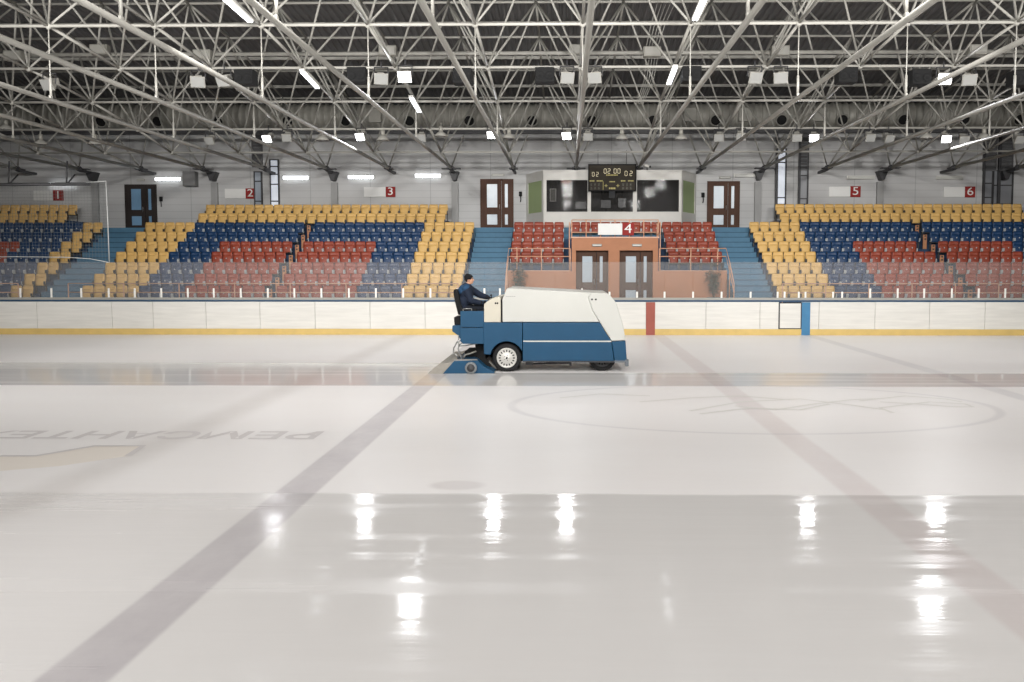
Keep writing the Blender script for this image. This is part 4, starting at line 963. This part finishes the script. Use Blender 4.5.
MB().box((ZX(238), Y0-.14, ZZ(500)), (.06, .012, .06), Matrix.Rotation(.6, 3, 'Y')).build('hub_nut', CHROME, gw)
Y0 = YB
def ZX(u): return ax(420+u*.21484, 330, Y0)
def ZZ(v): return az(260+v*.21484, Y0, 520)
m = MB().prism(P2([(258, 470), (300, 400), (322, 405), (300, 455), (330, 500), (300, 500)]), Y0+.1, Y0+.2).prism(P2([(258, 470), (300, 400), (322, 405), (300, 455), (330, 500), (300, 500)]), Y1-.2, Y1-.1).bb((ZX(250), Y0+.3, ZZ(470)), (ZX(300), Y1-.3, ZZ(392))).bb((ZX(196), Y0+.5, ZZ(465)), (ZX(262), Y0+1.5, ZZ(436)))
m.build('lift_arm', BLACK, zam)
m = MB()
m.path([(ZX(u), Y0+.1, ZZ(v)) for u, v in ((192, 372), (170, 384), (154, 412), (152, 434), (166, 446), (178, 462))], .017)
m.path([(ZX(u), Y0+.3, ZZ(v)) for u, v in ((200, 388), (180, 396), (168, 420), (176, 440), (196, 464))], .016)
m.path([(ZX(u), Y0+.0, ZZ(v)) for u, v in ((179, 350), (180, 392), (178, 425), (190, 452), (196, 466))], .015)
m.path([(ZX(u), Y0+.2, ZZ(v)) for u, v in ((182, 404), (212, 402), (236, 396), (262, 392))], .014)
m.build('hose', CHROME, zam)
m = MB().path([(ZX(u), Y0+.22, ZZ(v)) for u, v in ((318, 478), (330, 492), (345, 505), (352, 512))], .03).path([(ZX(u), Y0+.25, ZZ(v)) for u, v in ((196, 462), (205, 446), (230, 440), (255, 430))], .022)
m.build('water_pipe', GALV, zam)
# ------------------------------------------------------------------ driver
def DP(cx, cy, dy=0.0):
    p = at(440+cx/12.8, 265+cy/12.8, SY_); return Vector((p.x, SY_+dy, p.z))
def blob(name, mm, fill, voxel, parent, smooth=4):
    m = MB(); fill(m); o = m.build('tmp_shape', mm)
    r = o.modifiers.new('r', 'REMESH'); r.mode = 'VOXEL'; r.voxel_size = voxel; r.use_smooth_shade = True
    s = o.modifiers.new('s', 'SMOOTH'); s.iterations = smooth; s.factor = .5
    bpy.context.view_layer.update()
    me = bpy.data.meshes.new_from_object(o.evaluated_get(bpy.context.evaluated_depsgraph_get())); me.name = name
    bpy.data.objects.remove(o)
    if not me.materials: me.materials.append(mm)
    return link(name, me, parent)
def limb(m, pts, rad):
    for (a, ra), (b, rb) in zip(zip(pts, rad), zip(pts[1:], rad[1:])): m.tube(a, b, ra, 14, rb); m.ball(a, ra, n=14); m.ball(b, rb, n=14)
HEAD = DP(374, 184); NECK = DP(356, 262); CHEST = DP(338, 345); WAIST = DP(322, 460); PELV = DP(318, 556)
SHN, SHF = DP(352, 305, -.185), DP(360, 302, .185)
ELN, WRN, HAN = DP(412, 452, -.27), DP(548, 484, -.20), DP(580, 488, -.19)
ELF, WRF, HAF = DP(500, 390, .25), DP(600, 418, .20), DP(634, 420, .19)
HIN, HIF = DP(322, 562, -.10), DP(322, 562, .10); KNN, KNF = DP(545, 548, -.13), DP(552, 548, .13)
ANN, ANF = DP(532, 752, -.12), DP(566, 752, .12)
Rh = Matrix.Rotation(math.radians(-4), 3, 'Y')
def HV(x, y, z): return HEAD + Rh @ Vector((x, y, z))
def fill_body(m):
    m.ball(HV(-.008, 0, .022), .1, (.96, .76, .98), n=18); m.ball(HV(.02, 0, -.045), .1, (.74, .62, .76), n=18); m.ball(HV(.052, 0, -.092), .034, (1.05, 1.1, .75))
    m.tube(HV(.086, 0, .018), HV(.112, 0, -.028), .012, 8, .017); m.ball(HV(.108, 0, -.03), .017)
    m.ball(HV(.083, 0, -.066), .020, (.8, 1.3, .6)); m.ball(HV(.080, 0, .034), .024, (.7, 2.2, .6))
    for s in (-1, 1): m.ball(HV(-.005, s*.076, -.01), .03, (.8, .35, 1.15)); m.ball(HV(.066, s*.035, -.02), .026)
    limb(m, [HV(-.01, 0, -.05), NECK], [.056, .062])
    m.ball(CHEST, .15, (.8, 1.15, 1.15)); m.ball(WAIST, .14, (.8, 1.05, 1.1)); m.ball(PELV, .15, (.85, 1.1, .8)); m.tube(CHEST, PELV, .12, 16, .13)
    limb(m, [SHN, ELN, WRN], [.055, .043, .03]); limb(m, [SHF, ELF, WRF], [.055, .043, .03]); limb(m, [SHN, NECK, SHF], [.055, .07, .055])
    limb(m, [HIN, KNN, ANN], [.085, .058, .04]); limb(m, [HIF, KNF, ANF], [.085, .058, .04])
person = blob('person', SKIN, fill_body, .011, None, 3)
tag(person, 'person in navy jacket and black knitted hat seated driving the ice resurfacer', 'person')
def fill_jacket(m):
    m.ball(CHEST, .21, (.92, 1.15, 1.1), n=18); m.ball(WAIST, .21, (.92, 1.08, 1.1), n=18); m.tube(CHEST, DP(322, 530), .18, 18, .19); m.ball(DP(322, 535), .195, (.9, 1.05, .55), n=18)
    limb(m, [SHN, ELN, WRN], [.100, .082, .060]); limb(m, [SHF, ELF, WRF], [.100, .082, .060]); limb(m, [SHN, DP(350, 282), SHF], [.098, .105, .098])
    m.tube(DP(348, 275), DP(362, 240), .088, 16, .078)
jk = blob('jacket', NAVY, fill_jacket, .012, person, 5)
def fill_yoke(m):
    limb(m, [SHN+Vector((-.012, -.006, .016)), DP(344, 286), SHF+Vector((-.012, .006, .016))], [.102, .112, .102]); m.ball(DP(330, 300), .19, (.9, 1.2, .62), n=16); m.ball(DP(318, 330), .192, (.92, 1.2, .85), n=16)
blob('shoulder_yoke', TEAL, fill_yoke, .012, jk, 4)
for a, b in ((ELN, WRN), (ELF, WRF)):
    d = (b-a).normalized(); MB().tube(b-d*.035, b+d*.012, .064, 14, .056).build('cuff', KNIT, jk)
def fill_tr(m):
    m.ball(PELV, .17, (.9, 1.1, .75), n=16); limb(m, [HIN, KNN, ANN+Vector((0, 0, .05))], [.112, .082, .068]); limb(m, [HIF, KNF, ANF+Vector((0, 0, .05))], [.112, .082, .068])
blob('trousers', TROUS, fill_tr, .013, person, 4)
for q in (ANN, ANF):
    blob('boot', BLACK, lambda m, q=q: (m.tube(q+Vector((0, 0, .12)), q+Vector((0, 0, -.03)), .058, 12, .055), m.ball(q+Vector((.0, 0, -.04)), .055, (1, .85, .8)), m.tube(q+Vector((0, 0, -.045)), q+Vector((.13, 0, -.052)), .05, 12, .042), m.ball(q+Vector((.14, 0, -.053)), .045, (1.1, 1, .8))), .011, person, 2)
def fill_hat(m):
    m.ball(HV(-.018, 0, .052), .112, (.98, .84, .80), n=20); m.tube(HV(-.022, 0, .0), HV(-.016, 0, .05), .096, 20, .094)
    m.ball(HV(-.06, 0, -.012), .058, (.75, 1.3, 1.0)); m.ball(HV(-.03, 0, .13), .03, (1.6, 1.4, .6))
hat = blob('knitted_hat', KNIT, fill_hat, .010, person, 3)
hr = []
for k in range(25):
    t = k/24*2*math.pi; hr.append(HV(-.016+.104*math.cos(t), .088*math.sin(t), .034+.026*math.cos(t)))
MB().path(hr, .015, 8).build('hat_cuff', KNIT, hat)
for s in (-1, 1):
    MB().ball(HV(.085, s*.033, .010), .0115).build('eye', mat('eye', (36, 28, 24), .2), person)
    MB().ball(HV(.088, s*.034, .028), .016, (.5, 1.2, .28)).build('eyebrow', mat('dark brow hair', (48, 38, 30), .8), person)
MB().ball(HV(.096, 0, -.067), .016, (.5, 1.5, .28)).build('mouth', mat('lips', (158, 96, 86), .5), person)
def hand(wr, ha, grip):
    "five gloved fingers closing round the rod direction `grip`; the thumb leaves the side of the palm"
    d = (ha-wr).normalized(); g = (grip-d*grip.dot(d)).normalized(); n_ = d.cross(g).normalized()
    if n_.z > 0: n_ = -n_
    def fill(m):
        pc = wr+d*.055; m.tube(wr, wr+d*.03, .033, 12, .036)
        for q in (-1, -.33, .33, 1): m.tube(wr+d*.018+g*q*.024, wr+d*.092+g*q*.034, .018, 8, .0155)
        for q, L in zip((-1, -.33, .33, 1), (.060, .074, .078, .068)):
            k0 = wr+d*.092+g*q*.034; k1 = k0+(d*.86+n_*.5)*L*.45; k2 = k1+(d*.1+n_*1.0)*L*.34; k3 = k2+(-d*.75+n_*.5)*L*.28
            limb(m, [k0, k1, k2, k3], [.0115, .0105, .0098, .0088])
        t0 = wr+d*.035-g*.03; t1 = t0+(d*.5-g*.75+n_*.2)*.038; t2 = t1+(d*.75-g*.25+n_*.5)*.032; t3 = t2+(d*.3+g*.2+n_*.8)*.024
        limb(m, [t0, t1, t2, t3], [.016, .0135, .0115, .0095])
    blob('gloved_hand', KNIT, fill, .005, person, 1)
hand(WRN, HAN, v_); hand(WRF, HAF, Vector((0, 1, 0)))
# ------------------------------------------------------------------ render look
S.view_settings.view_transform = 'Standard'; S.view_settings.look = 'None'; S.view_settings.gamma = 1; S.view_settings.use_curve_mapping = False
S.view_settings.exposure = -.9
S.cycles.use_denoising = True
S.cycles.max_bounces = 8; S.cycles.diffuse_bounces = 4; S.cycles.transparent_max_bounces = 16
S.cycles.sample_clamp_indirect = 8
